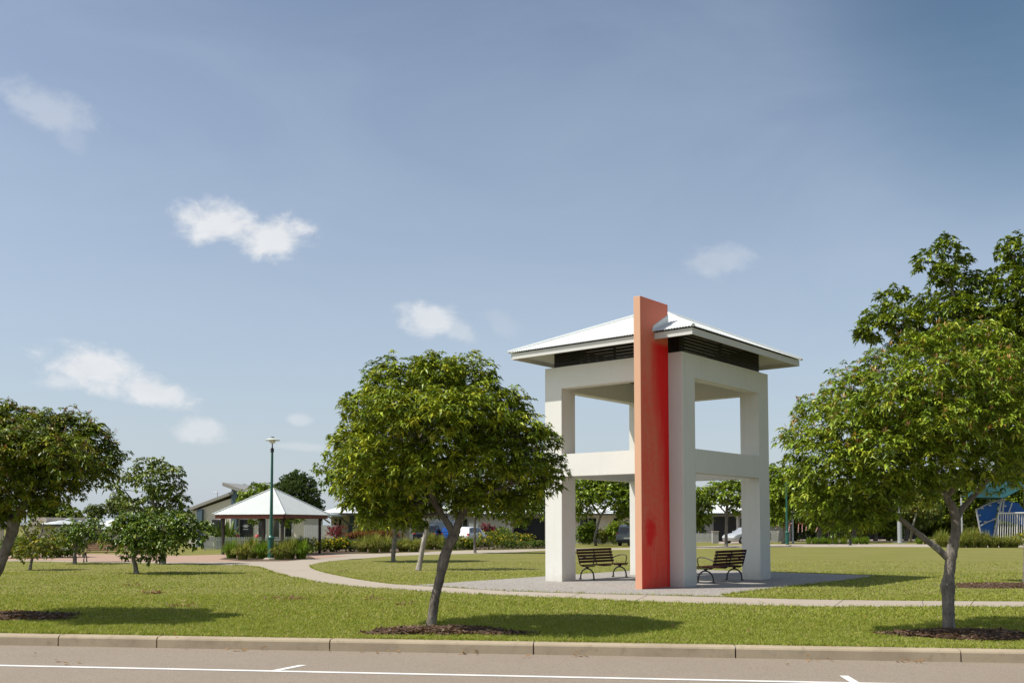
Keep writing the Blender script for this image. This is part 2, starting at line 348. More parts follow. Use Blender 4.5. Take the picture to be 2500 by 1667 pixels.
M['alloy'] = mat('alloy rim', (0.45, 0.45, 0.46), 0.3, [(8, (0.38, 0.38, 0.39), 0.5, 0.7, 0.5)], None, 0.5, 0.6)
M['tail'] = mat('red lens', (0.45, 0.012, 0.014), 0.2, [(20, (0.35, 0.01, 0.01), 0.5, 0.7, 0.5)], None, 0.6)
M['plate'] = mat('number plate', (0.66, 0.66, 0.6), 0.5, [(6, (0.6, 0.6, 0.55), 0.5, 0.7, 0.5)])
M['play_blue'] = mat('blue climbing panel', (0.012, 0.085, 0.32), 0.5, [(1.2, (0.016, 0.105, 0.37), 0.45, 0.7, 0.7)])
M['sail'] = mat('teal shade cloth', (0.008, 0.055, 0.06), 0.9, [(1, (0.011, 0.065, 0.07), 0.45, 0.7, 0.7)])
M['red'] = mat('red plastic', (0.55, 0.015, 0.025), 0.35, [(4, (0.47, 0.012, 0.02), 0.5, 0.7, 0.5)], None, 0.5)
M['sign_white'] = mat('white vinyl', (0.62, 0.62, 0.6), 0.5, [(9, (0.56, 0.56, 0.54), 0.5, 0.7, 0.5)])
M['stake'] = mat('hardwood stake', (0.40, 0.30, 0.20), 0.8, [(6, (0.33, 0.24, 0.16), 0.5, 0.7, 0.6)])
M['box_grey'] = mat('grey green cabinet', (0.30, 0.31, 0.26), 0.6, [(4, (0.27, 0.28, 0.235), 0.5, 0.7, 0.5)])


def car_paint(name, c): 
    m = mat(name, c, 0.25, [(1.5, tuple(x * 0.93 for x in c), 0.45, 0.7, 0.5)], None, 0.5); m.node_tree.nodes['Principled BSDF'].inputs['Coat Weight'].default_value = 0.6
    return m


def bark_mat(name, dark, light, lichen):
    return mat(name, dark, 0.9, [(9, light, 0.42, 0.62, 0.9), (26, tuple(x * 0.45 for x in dark), 0.52, 0.66, 0.75), (5, lichen, 0.56, 0.66, 0.7)], (22, 0.9, 0.02), 0.15, 0, 'object', (1, 1, 0.45))
M['bark_dark'] = bark_mat('brown bark', (0.14, 0.118, 0.098), (0.21, 0.185, 0.155), (0.36, 0.335, 0.305))
M['bark_grey'] = bark_mat('grey bark', (0.16, 0.14, 0.12), (0.24, 0.215, 0.185), (0.40, 0.38, 0.345))
M['bark_pale'] = bark_mat('pale bark', (0.30, 0.265, 0.23), (0.38, 0.345, 0.30), (0.48, 0.45, 0.41))


def corrugate_mat():
    return M['white_steel']


def faded_red():
    """old red paint, bleached on the outer part of the wall and fresh where the eave protects it; local x runs along the wall, 0 at the tower"""
    m = bpy.data.materials.new('faded red paint'); m.use_nodes = True; nt = m.node_tree; N = nt.nodes.new; L = nt.links.new
    b = nt.nodes['Principled BSDF']; b.inputs['Roughness'].default_value = 0.7; b.inputs['Specular IOR Level'].default_value = 0.25
    tc = N('ShaderNodeTexCoord'); sp = N('ShaderNodeSeparateXYZ'); L(tc.outputs['Object'], sp.inputs[0])
    def mm(op, a, c=None):
        n = N('ShaderNodeMath'); n.operation = op
        for i, q in enumerate((a, c)):
            if q is None: continue
            if isinstance(q, (int, float)): n.inputs[i].default_value = q
            else: L(q, n.inputs[i])
        return n.outputs[0]
    def rng(v, a, c, lo=0.0, hi=1.0):
        r = N('ShaderNodeMapRange'); r.interpolation_type = 'SMOOTHSTEP'; L(v, r.inputs['Value']); r.inputs['From Min'].default_value = a; r.inputs['From Max'].default_value = c
        r.inputs['To Min'].default_value = lo; r.inputs['To Max'].default_value = hi; return r.outputs[0]
    def nz(scale, st=None, det=5):
        n = N('ShaderNodeTexNoise'); n.inputs['Scale'].default_value = scale; n.inputs['Detail'].default_value = det
        src = tc.outputs['Object']
        if st:
            mp = N('ShaderNodeMapping'); mp.inputs['Scale'].default_value = st; L(src, mp.inputs[0]); src = mp.outputs[0]
        L(src, n.inputs['Vector']); return mm('SUBTRACT', n.outputs['Fac'], 0.5)
    X, Z = sp.outputs[0], sp.outputs[2]
    streak = nz(5, (1, 1, 0.12)); blot = nz(1.6); fine = nz(9)
    # fresh red: within ~0.45 m of the tower, widening towards the eave; starts under the roof
    wob = mm('ADD', mm('MULTIPLY', streak, 0.35), mm('MULTIPLY', blot, 0.25))
    edge = mm('ADD', mm('ADD', rng(Z, 0.0, 3.5, -0.10, -0.26), rng(Z, 2.5, 6.6, 0.0, -0.42)), wob)
    fresh = rng(mm('SUBTRACT', X, edge), -0.42, 0.22)
    fresh = mm('MULTIPLY', fresh, rng(Z, 6.55, 6.35))
    # rubbed red stain low on the wall with runs below it
    dx = mm('DIVIDE', mm('SUBTRACT', X, -0.93), 0.33); dz = mm('DIVIDE', mm('SUBTRACT', Z, 1.48), 0.45)
    r = mm('SQRT', mm('ADD', mm('MULTIPLY', dx, dx), mm('MULTIPLY', dz, dz)))
    st = rng(mm('ADD', r, mm('ADD', mm('ADD', mm('MULTIPLY', blot, 1.2), mm('MULTIPLY', fine, 0.8)), mm('MULTIPLY', streak, 1.6))), 1.35, 0.25)
    runs = mm('MULTIPLY', rng(streak, 0.02, 0.14), mm('MULTIPLY', rng(Z, 0.3, 1.1), rng(Z, 1.6, 1.2))); runs = mm('MULTIPLY', runs, rng(mm('ABSOLUTE', dx), 1.0, 0.3))
    low = rng(mm('ADD', Z, mm('MULTIPLY', streak, 2.5)), 2.6, 0.0, 0.0, 0.5)
    tot = mm('MAXIMUM', mm('MAXIMUM', fresh, mm('MULTIPLY', st, 0.95)), mm('MAXIMUM', mm('MULTIPLY', runs, 0.6), mm('MULTIPLY', low, 1.0)))
    top = rng(mm('ADD', Z, mm('MULTIPLY', blot, 1.5)), 4.5, 7.2)
    c1 = N('ShaderNodeMix'); c1.data_type = 'RGBA'; L(top, c1.inputs['Factor']); c1.inputs['A'].default_value = (0.78, 0.115, 0.065, 1); c1.inputs['B'].default_value = (0.72, 0.20, 0.13, 1)
    c2 = N('ShaderNodeMix'); c2.data_type = 'RGBA'; L(mm('ADD', rng(fine, -0.1, 0.15, 0, 0.35), rng(streak, -0.05, 0.2, 0, 0.35)), c2.inputs['Factor']); L(c1.outputs['Result'], c2.inputs['A']); c2.inputs['B'].default_value = (0.66, 0.21, 0.13, 1)
    # the thin outer edge has weathered to peach; unseen back made peach to bounce light
    edge_f = mm('MAXIMUM', rng(X, -1.372, -1.379), rng(sp.outputs[1], 0.60, 0.62))
    c4 = N('ShaderNodeMix'); c4.data_type = 'RGBA'; L(edge_f, c4.inputs['Factor']); L(c2.outputs['Result'], c4.inputs['A']); c4.inputs['B'].default_value = (0.58, 0.335, 0.215, 1)
    c3 = N('ShaderNodeMix'); c3.data_type = 'RGBA'; L(mm('MULTIPLY', tot, mm('SUBTRACT', 1.0, mm('MULTIPLY', edge_f, 0.8))), c3.inputs['Factor']); L(c4.outputs['Result'], c3.inputs['A']); c3.inputs['B'].default_value = (0.76, 0.010, 0.010, 1)
    L(c3.outputs['Result'], b.inputs['Base Color'])
    bp = N('ShaderNodeBump'); bp.inputs['Strength'].default_value = 0.15; bp.inputs['Distance'].default_value = 0.005
    n = N('ShaderNodeTexNoise'); n.inputs['Scale'].default_value = 60; L(tc.outputs['Object'], n.inputs['Vector']); L(n.outputs['Fac'], bp.inputs['Height']); L(bp.outputs[0], b.inputs['Normal'])
    return m
M['faded_red'] = faded_red()

# ------------------------------------------------------------------ setting: ground, road, kerb, paths
RD = Vector((1, -0.132, 0)).normalized(); RN = Vector((0.132, 1, 0)).normalized(); R0 = Vector((0, 13.6, 0))   # kerb face line
def rp(s, t, z=0.0): p = R0 + RD * s + RN * t; return Vector((p.x, p.y, z))
KW = 0.17                                        # kerb top width
def strip(name, s0, s1, t0, t1, z, m):
    return poly_sheet(name, [rp(s0, t0), rp(s1, t0), rp(s1, t1), rp(s0, t1)], z, m)
g0, g1 = rp(-900, KW), rp(900, KW)
poly_sheet('lawn', [g0, g1, Vector((2500, 2500, 0)), Vector((-2500, 2500, 0))], 0.0, M['lawn'])
strip('road', -300, 300, -9.0, 0.02, -0.15, M['road'])
strip('ground', -900, 900, -600, -9.0, -0.154, M['lawn'])
strip('road_marking', -120, 120, -1.99, -1.89, -0.146, M['paint'])
for i, (s, dx) in enumerate(((-9.85, .02), (-2.75, .18), (4.15, -.02), (11.1, .02))):
    a = [rp(s, -1.89), rp(s + .10, -1.89), rp(s + .10 + dx, -1.40), rp(s + dx, -1.40)]
    poly_sheet('road_marking', a, -0.146, M['paint'])
kb = MB()
joints = [-120] + [x for x in np.arange(-60, -6, 2.8)] + [-5.25, -2.63, 0.3, 3.05, 5.95] + [x for x in np.arange(8.8, 60, 2.9)] + [120]
prof = [(0.0, -0.2), (0.0, -0.03), (0.012, -0.008), (0.04, 0.008), (KW, 0.012), (KW, -0.2)]
for a, b in zip(joints[:-1], joints[1:]):
    vs = [rp(a + 0.010, t, z) for t, z in prof] + [rp(b - 0.010, t, z) for t, z in prof]; n = len(prof)
    kb.add(vs, [tuple(range(n)), tuple(range(n, 2 * n))[::-1]] + [(i, n + i, n + (i + 1) % n, (i + 1) % n) for i in range(n)])
tag(kb.build('kerb', M['kerb']), kind='structure')
kb = MB(); kb.add([rp(-120, 0.03, -.19), rp(120, 0.03, -.19), rp(120, 0.03, -.025), rp(-120, 0.03, -.025)], [(0, 1, 2, 3)])
tag(kb.build('kerb_joint', M['soil']), kind='structure')

r7 = lambda x, y: gp(x / 1.8816, 1300 + y / 1.8816)
r8 = lambda x, y: gp(1250 + x / 1.8816, 1300 + y / 1.8816)
front = [(-700, 128), (0, 130), (300, 134), (560, 138), (900, 143), (1100, 150), (1190, 160), (1230, 174), (1290, 192), (1380, 212), (1500, 234), (1700, 253), (2000, 273), (2352, 291)]
front = [r7(*p) for p in front] + [r8(*p) for p in ((300, 303), (600, 317), (1000, 330), (1300, 338), (1700, 341), (2352, 342), (3600, 344))]
back = [r8(*p) for p in ((3600, 318), (2352, 315), (1800, 312), (1300, 305), (980, 296))]
back += [r8(*p) for p in ((500, 283), (0, 268))] + [r7(*p) for p in ((1880, 240), (1800, 235), (1650, 215), (1500, 185), (1440, 166), (1424, 150))]
pf = smooth_line(front, 5); pb = smooth_line(back, 5)
upper = [r7(*p) for p in ((1424, 150), (1500, 132), (1700, 115), (1900, 103), (2352, 92))]
up_s = smooth_line(upper, 5)
far_s = [gp(1330, 1343.5), gp(1600, 1341), gp(1883, 1335), gp(2100, 1334.5), gp(2318, 1335), gp(2700, 1336)]
far_b = [gp(2700, 1329), gp(2318, 1328), gp(2100, 1327.5), gp(1883, 1328), gp(1600, 1336.5), gp(1330, 1338.5)]
plant_edge = [gp(1330, 1339.5), gp(1150, 1343), gp(1031, 1347), gp(930, 1351), gp(800, 1352.5), gp(760, 1357)]
# footpath (concrete): street path, the bend, and the branch that runs along the garden bed
poly_sheet('footpath', pf + pb[:-1] + up_s[:-1] + far_s + far_b + plant_edge + [gp(560, 1364), gp(440, 1363), gp(0, 1359), gp(-370, 1358)], 0.004, M['path'])
# brick paving around the shelter
bp_ = [gp(-370, 1366.5), gp(0, 1366.5), gp(220, 1369.5), gp(440, 1372), gp(560, 1371), gp(690, 1369.5), gp(760, 1364), gp(860, 1357), gp(760, 1352), gp(700, 1349), gp(440, 1356), gp(240, 1352), gp(0, 1354), gp(-370, 1354)]
poly_sheet('brick_paving', bp_, 0.008, M['brick'])

TH = 0.6967; CX, CYY = 4.5235, 25.529; TL, TM = 4.6242, 5.2011
tR = Vector((math.sin(TH), math.cos(TH), 0)); tL = Vector((-math.cos(TH), math.sin(TH), 0))
TW_ROT = math.atan2(tR.y, tR.x)
def tw(x, y, z=0.0): return Vector((CX, CYY, 0)) + tR * x + tL * y + Vector((0, 0, z))
slab = [tw(-3.75, 6.15), tw(9.15, 6.15), tw(9.15, -2.0)]
fr8 = [r8(*p) for p in ((980, 294), (500, 284), (0, 269))] + [r7(1880, 241)]
poly_sheet('paved_plaza', slab + [tw(-1.75, -2.0)] + [v for v in fr8], 0.010, M['slab'])
# joints of the footpath
jm = MB()
for (x0, y0, x1, y1) in ((1130, 313, 1165, 324), (1480, 338, 1520, 310), (1890, 341, 1885, 314), (2100, 341, 2120, 314), (560, 316, 620, 289), (250, 302, 320, 277)):
    a, b = r8(x0, y0, ), r8(x1, y1); d = (b - a).normalized(); n = Vector((-d.y, d.x, 0)) * 0.006
    jm.add([(*(a - n).xy, .0075), (*(a + n).xy, .0075), (*(b + n).xy, .0075), (*(b - n).xy, .0075)], [(0, 1, 2, 3)])
tag(jm.build('path_joint', M['soil']), kind='structure')
# garden bed behind the branch path, side street beyond
bed = [gp(1336, 1337), gp(1150, 1341), gp(1031, 1345), gp(930, 1350), gp(800, 1351.5), gp(760, 1350), gp(790, 1338), gp(930, 1335), gp(1150, 1330), gp(1336, 1330)]
poly_sheet('garden_bed', bed, 0.006, M['soil'])
poly_sheet('garden_bed', [gp(535, 1365), gp(600, 1370), gp(700, 1369), gp(770, 1363), gp(755, 1357), gp(660, 1355), gp(560, 1358)], 0.016, M['soil'])
poly_sheet('side_street', [gp(985, 1325.5), gp(1400, 1324.5), gp(1750, 1323), gp(1880, 1322), gp(2600, 1322), gp(2600, 1314), gp(1880, 1314), gp(985, 1316)], 0.004, M['road'])
poly_sheet('driveway', [gp(1752, 1327.5), gp(1880, 1327), gp(1880, 1322.5), gp(1758, 1322.5)], 0.008, M['path'])
poly_sheet('driveway', [gp(1255, 1331), gp(1336, 1331), gp(1336, 1323), gp(1262, 1323)], 0.008, M['path'])

# ------------------------------------------------------------------ the tower
def hip_roof(parent, x0, x1, y0, y1, ze, za, pitch, amp, m, capr, mcap, samples=6, name='roof'):
    """corrugated hip roof to one apex; corrugations are real geometry"""
    cx, cy = (x0 + x1) / 2, (y0 + y1) / 2
    mb = MB()
    cs = [(x0, y0), (x1, y0), (x1, y1), (x0, y1)]
    for i in range(4):
        a, b = Vector((*cs[i], ze)), Vector((*cs[(i + 1) % 4], ze)); ap = Vector((cx, cy, za)); e = b - a; ln = e.length
        foot = a + e * ((ap - a).dot(e) / e.dot(e)); slope = ap - foot; nrm = e.cross(slope).normalized()
        ncol = int(ln / pitch * samples); base = len(mb.v); t0 = (ap - a).dot(e) / e.dot(e)
        for k in range(ncol + 1):
            t = k / ncol; fr_ = t / t0 if t < t0 else (1 - t) / (1 - t0)
            off = nrm * (amp * math.sin(2 * math.pi * t * ln / pitch))
            mb.v.append(tuple(a + e * t + off)); mb.v.append(tuple(a + e * t + slope * max(fr_, 0.0) + off))
        for k in range(ncol): mb.f.append((base + 2 * k, base + 2 * k + 2, base + 2 * k + 3, base + 2 * k + 1))
    r = mb.build(name, m, parent, smooth=True)
    r.data.polygons.foreach_set('use_smooth', [True] * len(r.data.polygons))
    for i in range(4):
        h = MB(); h.tube([Vector((*cs[i], ze + capr * .3)), Vector((cx, cy, za + capr * .3))], capr, 8)
        h.build('ridge_cap', mcap, r, smooth=True)
    return r


def build_tower():
    t = thing('lookout_tower', 'white open square tower with hipped white roof and tall red blade wall', 'tower', (CX, CYY, 0), TW_ROT)
    w, wl = 0.67, 0.614; h1, h2, h3, h4 = 6.2546, 5.6204, 3.6954, 3.049; bt = 0.34; B = 0.012
    for x in (0, TM - w):
        for y in (0, TL - wl):
            MB().box(x, x + w, y, y + wl, -0.1, h1).build('column', M['white_wall'], t, bevel=B, seg=2)
    e = 0.0015
    for (za, zb, nm) in ((h2, h1, 'upper_beam'), (h4, h3, 'middle_beam')):
        zt = zb - (e if nm == 'upper_beam' else 0)
        for y0 in (e, TL - bt - e): MB().box(w - .01, TM - w + .01, y0, y0 + bt, za, zt).build(nm, M['white_wall'], t)
        for x0 in (e, TM - bt - e): MB().box(x0, x0 + bt, wl - .01, TL - wl + .01, za, zt).build(nm, M['white_wall'], t)
    # louvre band
    ins = 0.2; zb, zt = h1 + .004, 6.98
    gap = 0.085
    def louvre(name, P, n):      # P(s, d, z): s along the side, d outwards
        pass
    for side in range(4):
        ln = (TM if side % 2 == 0 else TL) - 2 * ins
        Mx = {0: Matrix.Translation((ins, ins, 0)), 1: Matrix.Translation((TM - ins, ins, 0)) @ Matrix.Rotation(R_(90), 4, 'Z'),
              2: Matrix.Translation((TM - ins, TL - ins, 0)) @ Matrix.Rotation(R_(180), 4, 'Z'), 3: Matrix.Translation((ins, TL - ins, 0)) @ Matrix.Rotation(R_(-90), 4, 'Z')}[side]
        for s in (0, ln / 2, ln):
            s0 = min(max(s - .03, 0), ln - .06); MB().box(s0, s0 + .06, .02, .08, zb, zt, Mx).build('louvre_post', M['black_louvre'], t)
        sl = MB(); k = 0
        z = zb + .01
        while z < zt - .02:
            sl.box(.0, ln, -.008 + .0, .018, z, min(z + .076, zt), Mx); z += .092
        sl.build('louvre', M['black_louvre'], t)
        for (a, b) in ((0.03, .42), (ln - .42, ln - .03)) if side in (0, 2) else ((0.03, .9), (ln - .75, ln - .03)): MB().box(a, b, .085, .095, zb, zt, Mx).build('louvre_panel', M['black_louvre'], t)
    # roof
    o = 0.78; ze, za = 6.72, 8.15
    r = hip_roof(t, -o, TM + o, -o, TL + o, ze, za, 0.085, 0.011, M['white_steel'], 0.045, M['white_steel'])
    fz0, fz1, fo = 6.52, 6.69, o - .07
    fa = MB()
    fa.box(-fo, TM + fo, -fo, -fo + .035, fz0, fz1); fa.box(-fo, TM + fo, TL + fo - .035, TL + fo, fz0, fz1)
    fa.box(-fo, -fo + .035, -fo + .035, TL + fo - .035, fz0, fz1); fa.box(TM + fo - .035, TM + fo, -fo + .035, TL + fo - .035, fz0, fz1)
    fa.build('fascia', M['white_trim'], r)
    i2 = fo - .036; zi, zo = 7.02, 6.645; q0, q1 = ins + .10, i2
    ring_o = [(-i2, -i2), (TM + i2, -i2), (TM + i2, TL + i2), (-i2, TL + i2)]; ring_i = [(q0, q0), (TM - q0, q0), (TM - q0, TL - q0), (q0, TL - q0)]
    so = MB()
    for k in range(4):
        k2 = (k + 1) % 4; a = [(*ring_o[k], zo), (*ring_o[k2], zo), (*ring_i[k2], zi), (*ring_i[k], zi)]
        so.add(a + [(x, y, z + .015) for x, y, z in a], [(3, 2, 1, 0), (4, 5, 6, 7), (0, 1, 5, 4), (2, 3, 7, 6)])
    so.build('soffit', M['white_trim'], r)
    MB().box(q0, TM - q0, q0, TL - q0, 7.03, 7.05).build('ceiling', M['white_trim'], t)
    # red blade wall with its flashing
    y0, y1, xo, zw = 0.422, 0.628, -1.381, 7.56
    bw = MB().box(xo, -0.002, y0, y1, -.1, zw).build('blade_wall', M['faded_red'], t, bevel=.008)
    rz = lambda x: ze + (x + o) * (za - ze) / (TM / 2 + o)
    fl = MB(); P = [(-.80, rz(-.80) - .02), (.0, rz(0) - .03), (.0, rz(0) + .24), (-.74, rz(-.74) + .15), (-.80, rz(-.80) + .10)]
    fl.prism(P, 'y', y0 - .012, y0 - .002); fl.build('flashing', M['white_steel'], t)
    fl = MB(); fl.prism(P, 'y', y1 + .002, y1 + .012); fl.build('flashing', M['white_steel'], t)
    fd = MB(); fd.box(TM + .002, TM + .06, .26, .34, 5.66, 5.78); fd.box(TM + .06, TM + .30, .2, .4, 5.68, 5.74); fd.build('floodlight', M['black_metal'], t, bevel=.01)
    return t
build_tower()


# ------------------------------------------------------------------ benches
def make_bench(label, slat, loc, rz):
    b = thing('park_bench', label, 'bench', loc, rz, 'park benches with arched legs')
    hl = 0.93
    st = MB()
    for k in range(5):
        y = -0.27 + k * 0.105; st.box(-hl, hl, y, y + .088, .425 - k * .004, .458 - k * .004)
    st.build('seat', slat, b, bevel=.008)
    bk = MB(); ang = R_(14)
    for k in range(5):
        z = .52 + k * .088; y = .27 + (z - .46) * math.tan(ang)
        bk.box(-hl, hl, -.014, .014, -.036, .036, Matrix.Translation((0, y, z)) @ Matrix.Rotation(-ang, 4, 'X'))
    bk.build('backrest', slat, b, bevel=.006)
    for sx in (-.875, 0, .875):
        MB().tube([(sx, -.25, .40), (sx, .0, .39), (sx, .2, .39), (sx, .285, .44), (sx, .315, .52), (sx, .30 + .46 * math.tan(ang), .91)], [.017] * 6, 8).build('bracket', M['black_metal'], b, smooth=True)
    for sx in (-.875, .875):
        lg = MB(); pts = []
        for i in range(13):
            a = math.pi * i / 12; pts.append((sx, -.245 * math.cos(a) + .02, .03 + .30 * math.sin(a) ** .8))
        lg.tube(pts, [.026] + [.023] * 11 + [.026], 8); lg.box(sx - .03, sx + .03, -.27, -.20, 0, .03); lg.box(sx - .03, sx + .03, .24, .31, 0, .03)
        lg.tube([(sx, .02, .32), (sx, .02, .40)], [.045, .055], 8)
        lo = lg.build('leg', M['black_metal'], b, smooth=True)
        MB().tube([(sx - .03, .02, .35), (sx + .03, .02, .35)], .03, 12).build('hub', M['steel'], lo, smooth=True)
        MB().tube([(sx, .32, .60), (sx, .20, .64), (sx, .02, .70), (sx, -.16, .71), (sx, -.23, .68), (sx, -.235, .60), (sx, -.20, .45)], .016, 8).build('armrest', M['black_metal'], b, smooth=True)
    return b
p = tw(2.18, 4.03); make_bench('brown slatted bench in the tower showing its seat, left of the red wall', M['slat'], (p.x, p.y, .01), TW_ROT)
p = tw(3.05, 0.58); make_bench('dark slatted bench in the tower seen from behind its backrest, right of the red wall', M['slat'], (p.x, p.y, .01), TW_ROT + math.pi)
p = gp(252, 1372); make_bench('reddish brown bench on the brick paving behind the small fruit trees', M['slat_red'], (p.x, p.y + .3, .008), R_(10))


# ------------------------------------------------------------------ lamps and poles
def make_lamp(label, loc):
    l = thing('street_lamp', label, 'street lamp', loc, 0, 'green street lamps in the park')
    MB().lathe([(.34, 0), (.34, .05), (.26, .10)], 8).build('footing', M['path'], l)
    MB().lathe([(.145, .09), (.145, .98), (.175, 1.0), (.175, 1.05), (.14, 1.08), (.10, 1.14)], 12).build('base_column', M['green_paint'], l, bevel=.0)
    MB().lathe([(.085, 1.14), (.08, 2.0), (.064, 3.6), (.055, 5.05), (.055, 5.07)], 14).build('pole', M['green_paint'], l, smooth=True)
    MB().lathe([(.07, 5.07), (.09, 5.09), (.09, 5.14), (.07, 5.16), (.085, 5.19), (.085, 5.24), (.05, 5.25), (.03, 5.30), (.028, 5.48)], 12).build('collar', M['black_metal'], l, smooth=True)
    g = MB().lathe([(.05, 5.48), (.13, 5.51), (.15, 5.59), (.15, 5.622)], 14).build('lamp_glass', M['lamp_glass'], l, smooth=True)
    MB().lathe([(.36, 5.62), (.36, 5.64), (.15, 5.73), (.1, 5.74)], 20).build('lamp_shade', M['lamp_shade'], l, smooth=True)
    MB().lathe([(.12, 5.738), (.09, 5.78), (.03, 5.80)], 10).build('cap', M['black_metal'], l, smooth=True)
    return l
l1 = make_lamp('tall green street lamp with flat pale shade, among the grass tussocks before the shelter', gp(661, 1366))
l2 = copy_tree(l1); l2.location = gp(1922, 1332); l2['label'] = 'green street lamp beyond the lawn, its head hidden in leaves beside the dark garden'


def pole(name, label, cat, loc, h, r, m, cap=True, group=None):
    t = thing(name, label, cat, loc, 0, group)
    MB().lathe([(r * 1.0, 0.03), (r, h * .5), (r * .85, h)], 12).build('shaft', m, t, smooth=True)
    MB().box(-r * 2.4, r * 2.4, -r * 2.4, r * 2.4, 0, .03).build('base_plate', M['steel'], t)
    return t
pole('light_pole', 'thin pale grey pole just right of the far green street lamp', 'pole', gp(1936, 1326), 3.0, .09, M['steel'])
gpole = pole('camera_pole', 'thick pale grey pole standing alone at the far edge of the lawn', 'pole', gp(2197, 1325), 3.4, .20, M['steel'])
pole('bollard', 'short dark bollard at the far edge of the lawn beside low tufts', 'bollard', gp(2076, 1331), .66, .11, M['black_metal'])


# ------------------------------------------------------------------ picnic shelter
def build_shelter():
    c = Vector((-13.34, 54, 0)); t = thing('picnic_shelter', 'open picnic shelter with white pyramid roof and red brown beams on dark posts', 'shelter', c, R_(-20))
    h = 2.30; ze, za = 2.2, 3.67
    r = hip_roof(t, -h, h, -h, h, ze, za, 0.115, 0.009, M['pale_steel'], 0.045, M['pale_steel'], 5)
    q = h - .1
    for (a, b) in (((-q, -q), (q, -q)), ((q, -q), (q, q)), ((q, q), (-q, q)), ((-q, q), (-q, -q))):
        d = Vector(b) - Vector(a); e = d.normalized() * .05
        MB().bar((a[0] + e.x, a[1] + e.y, ze - .12), (b[0] - e.x, b[1] - e.y, ze - .12), .06, .19).build('fascia_beam', M['timber'], t)
    MB().box(-q + .05, q - .05, -q + .05, q - .05, ze - .03, ze - .015).build('ceiling', M['timber'], t)
    k = h - .42
    for sx in (-1, 1):
        for sy in (-1, 1):
            po = MB().box(sx * k - .06, sx * k + .06, sy * k - .06, sy * k + .06, 0, ze - .04).build('post', M['dark_post'], t)
            MB().bar((sx * k, sy * k, 1.75), (sx * (k + .22), sy * k, ze - .12), .05, .05).build('bracket', M['dark_post'], po)
            MB().box(sx * k - .2, sx * k + .2, sy * k - .2, sy * k + .2, 0, .03).build('footing', M['path'], po)
    tb = thing('picnic_table', 'dark picnic table under the white roofed shelter behind the tussocks', 'table', c, R_(-20))
    MB().box(-.9, .9, -.38, .38, .70, .75).build('tabletop', M['dark_post'], tb)
    for sy in (-.62, .62): MB().box(-.9, .9, sy - .14, sy + .14, .42, .46).build('seat', M['dark_post'], tb)
    for sx in (-.6, .6):
        m_ = MB(); m_.bar((sx, -.62, .40), (sx, .62, .40), .06, .06); m_.bar((sx, -.3, 0), (sx, -.2, .70), .07, .07); m_.bar((sx, .3, 0), (sx, .2, .70), .07, .07); m_.build('leg', M['dark_post'], tb)
build_shelter()


# ------------------------------------------------------------------ houses (walls face the park; local x to the right, y away)
def X_at(px, Y): return at(px, HZ, Y).x
def Z_at(py, Y): return at(1250, py, Y).z


def window(parent, x0, x1, z0, z1, y, m='glass', frame='white_trim', name='window', fw=.06):
    f = MB(); f.box(x0 - fw, x1 + fw, y - .05, y - .003, z1, z1 + fw); f.box(x0 - fw, x1 + fw, y - .05, y - .003, z0 - fw, z0)
    f.box(x0 - fw, x0, y - .05, y - .003, z0, z1); f.box(x1, x1 + fw, y - .05, y - .003, z0, z1)
    if x1 - x0 > 1.2: f.box((x0 + x1) / 2 - .03, (x0 + x1) / 2 + .03, y - .045, y - .003, z0, z1)
    w = f.build(name, M[frame], parent)
    MB().box(x0, x1, y - .03, y - .004, z0, z1).build('pane', M[m], w)
    return w


def gable_roof(parent, x0, x1, y0, y1, ze, zr, m, hip=2.5, fasc='gutter', pitch=.2):
    """hipped long roof, ridge along x, corrugated"""
    cy = (y0 + y1) / 2; mb = MB()
    a0, a1 = Vector((x0 + hip, cy, zr)), Vector((x1 - hip, cy, zr))
    n = max(8, int((x1 - x0) / pitch * 4)); base = 0
    for (yy, sg) in ((y0, 1), (y1, -1)):
        base = len(mb.v)
        for k in range(n + 1):
            x = x0 + (x1 - x0) * k / n; t = min(1, (x - x0) / hip, (x1 - x) / hip); dz = .012 * math.sin(2 * math.pi * (x - x0) / pitch)
            mb.v.append((x, yy, ze + dz)); mb.v.append((x, yy + (cy - yy) * t, ze + (zr - ze) * t + dz))
        for k in range(n):
            q = (base + 2 * k, base + 2 * k + 2, base + 2 * k + 3, base + 2 * k + 1); mb.f.append(q if sg > 0 else q[::-1])
    for (xx, rx) in ((x0, a0), (x1, a1)): mb.add([(xx, y0, ze), (xx, y1, ze), tuple(rx)], [(0, 1, 2)])
    r = mb.build('roof', m, parent)
    g = MB(); g.box(x0 + .02, x1 - .02, y0 - .10, y0 + .02, ze - .16, ze - .015); g.box(x0 + .02, x0 + .12, y0 + .03, y1 - .02, ze - .16, ze - .015); g.box(x1 - .12, x1 - .02, y0 + .03, y1 - .02, ze - .16, ze - .015)
    g.build('gutter', M[fasc], r)
    s = MB(); s.box(x0 + .13, x1 - .13, y0 + .03, y1 - .05, ze - .10, ze - .08); s.build('soffit', M['white_trim'], r)
    return r


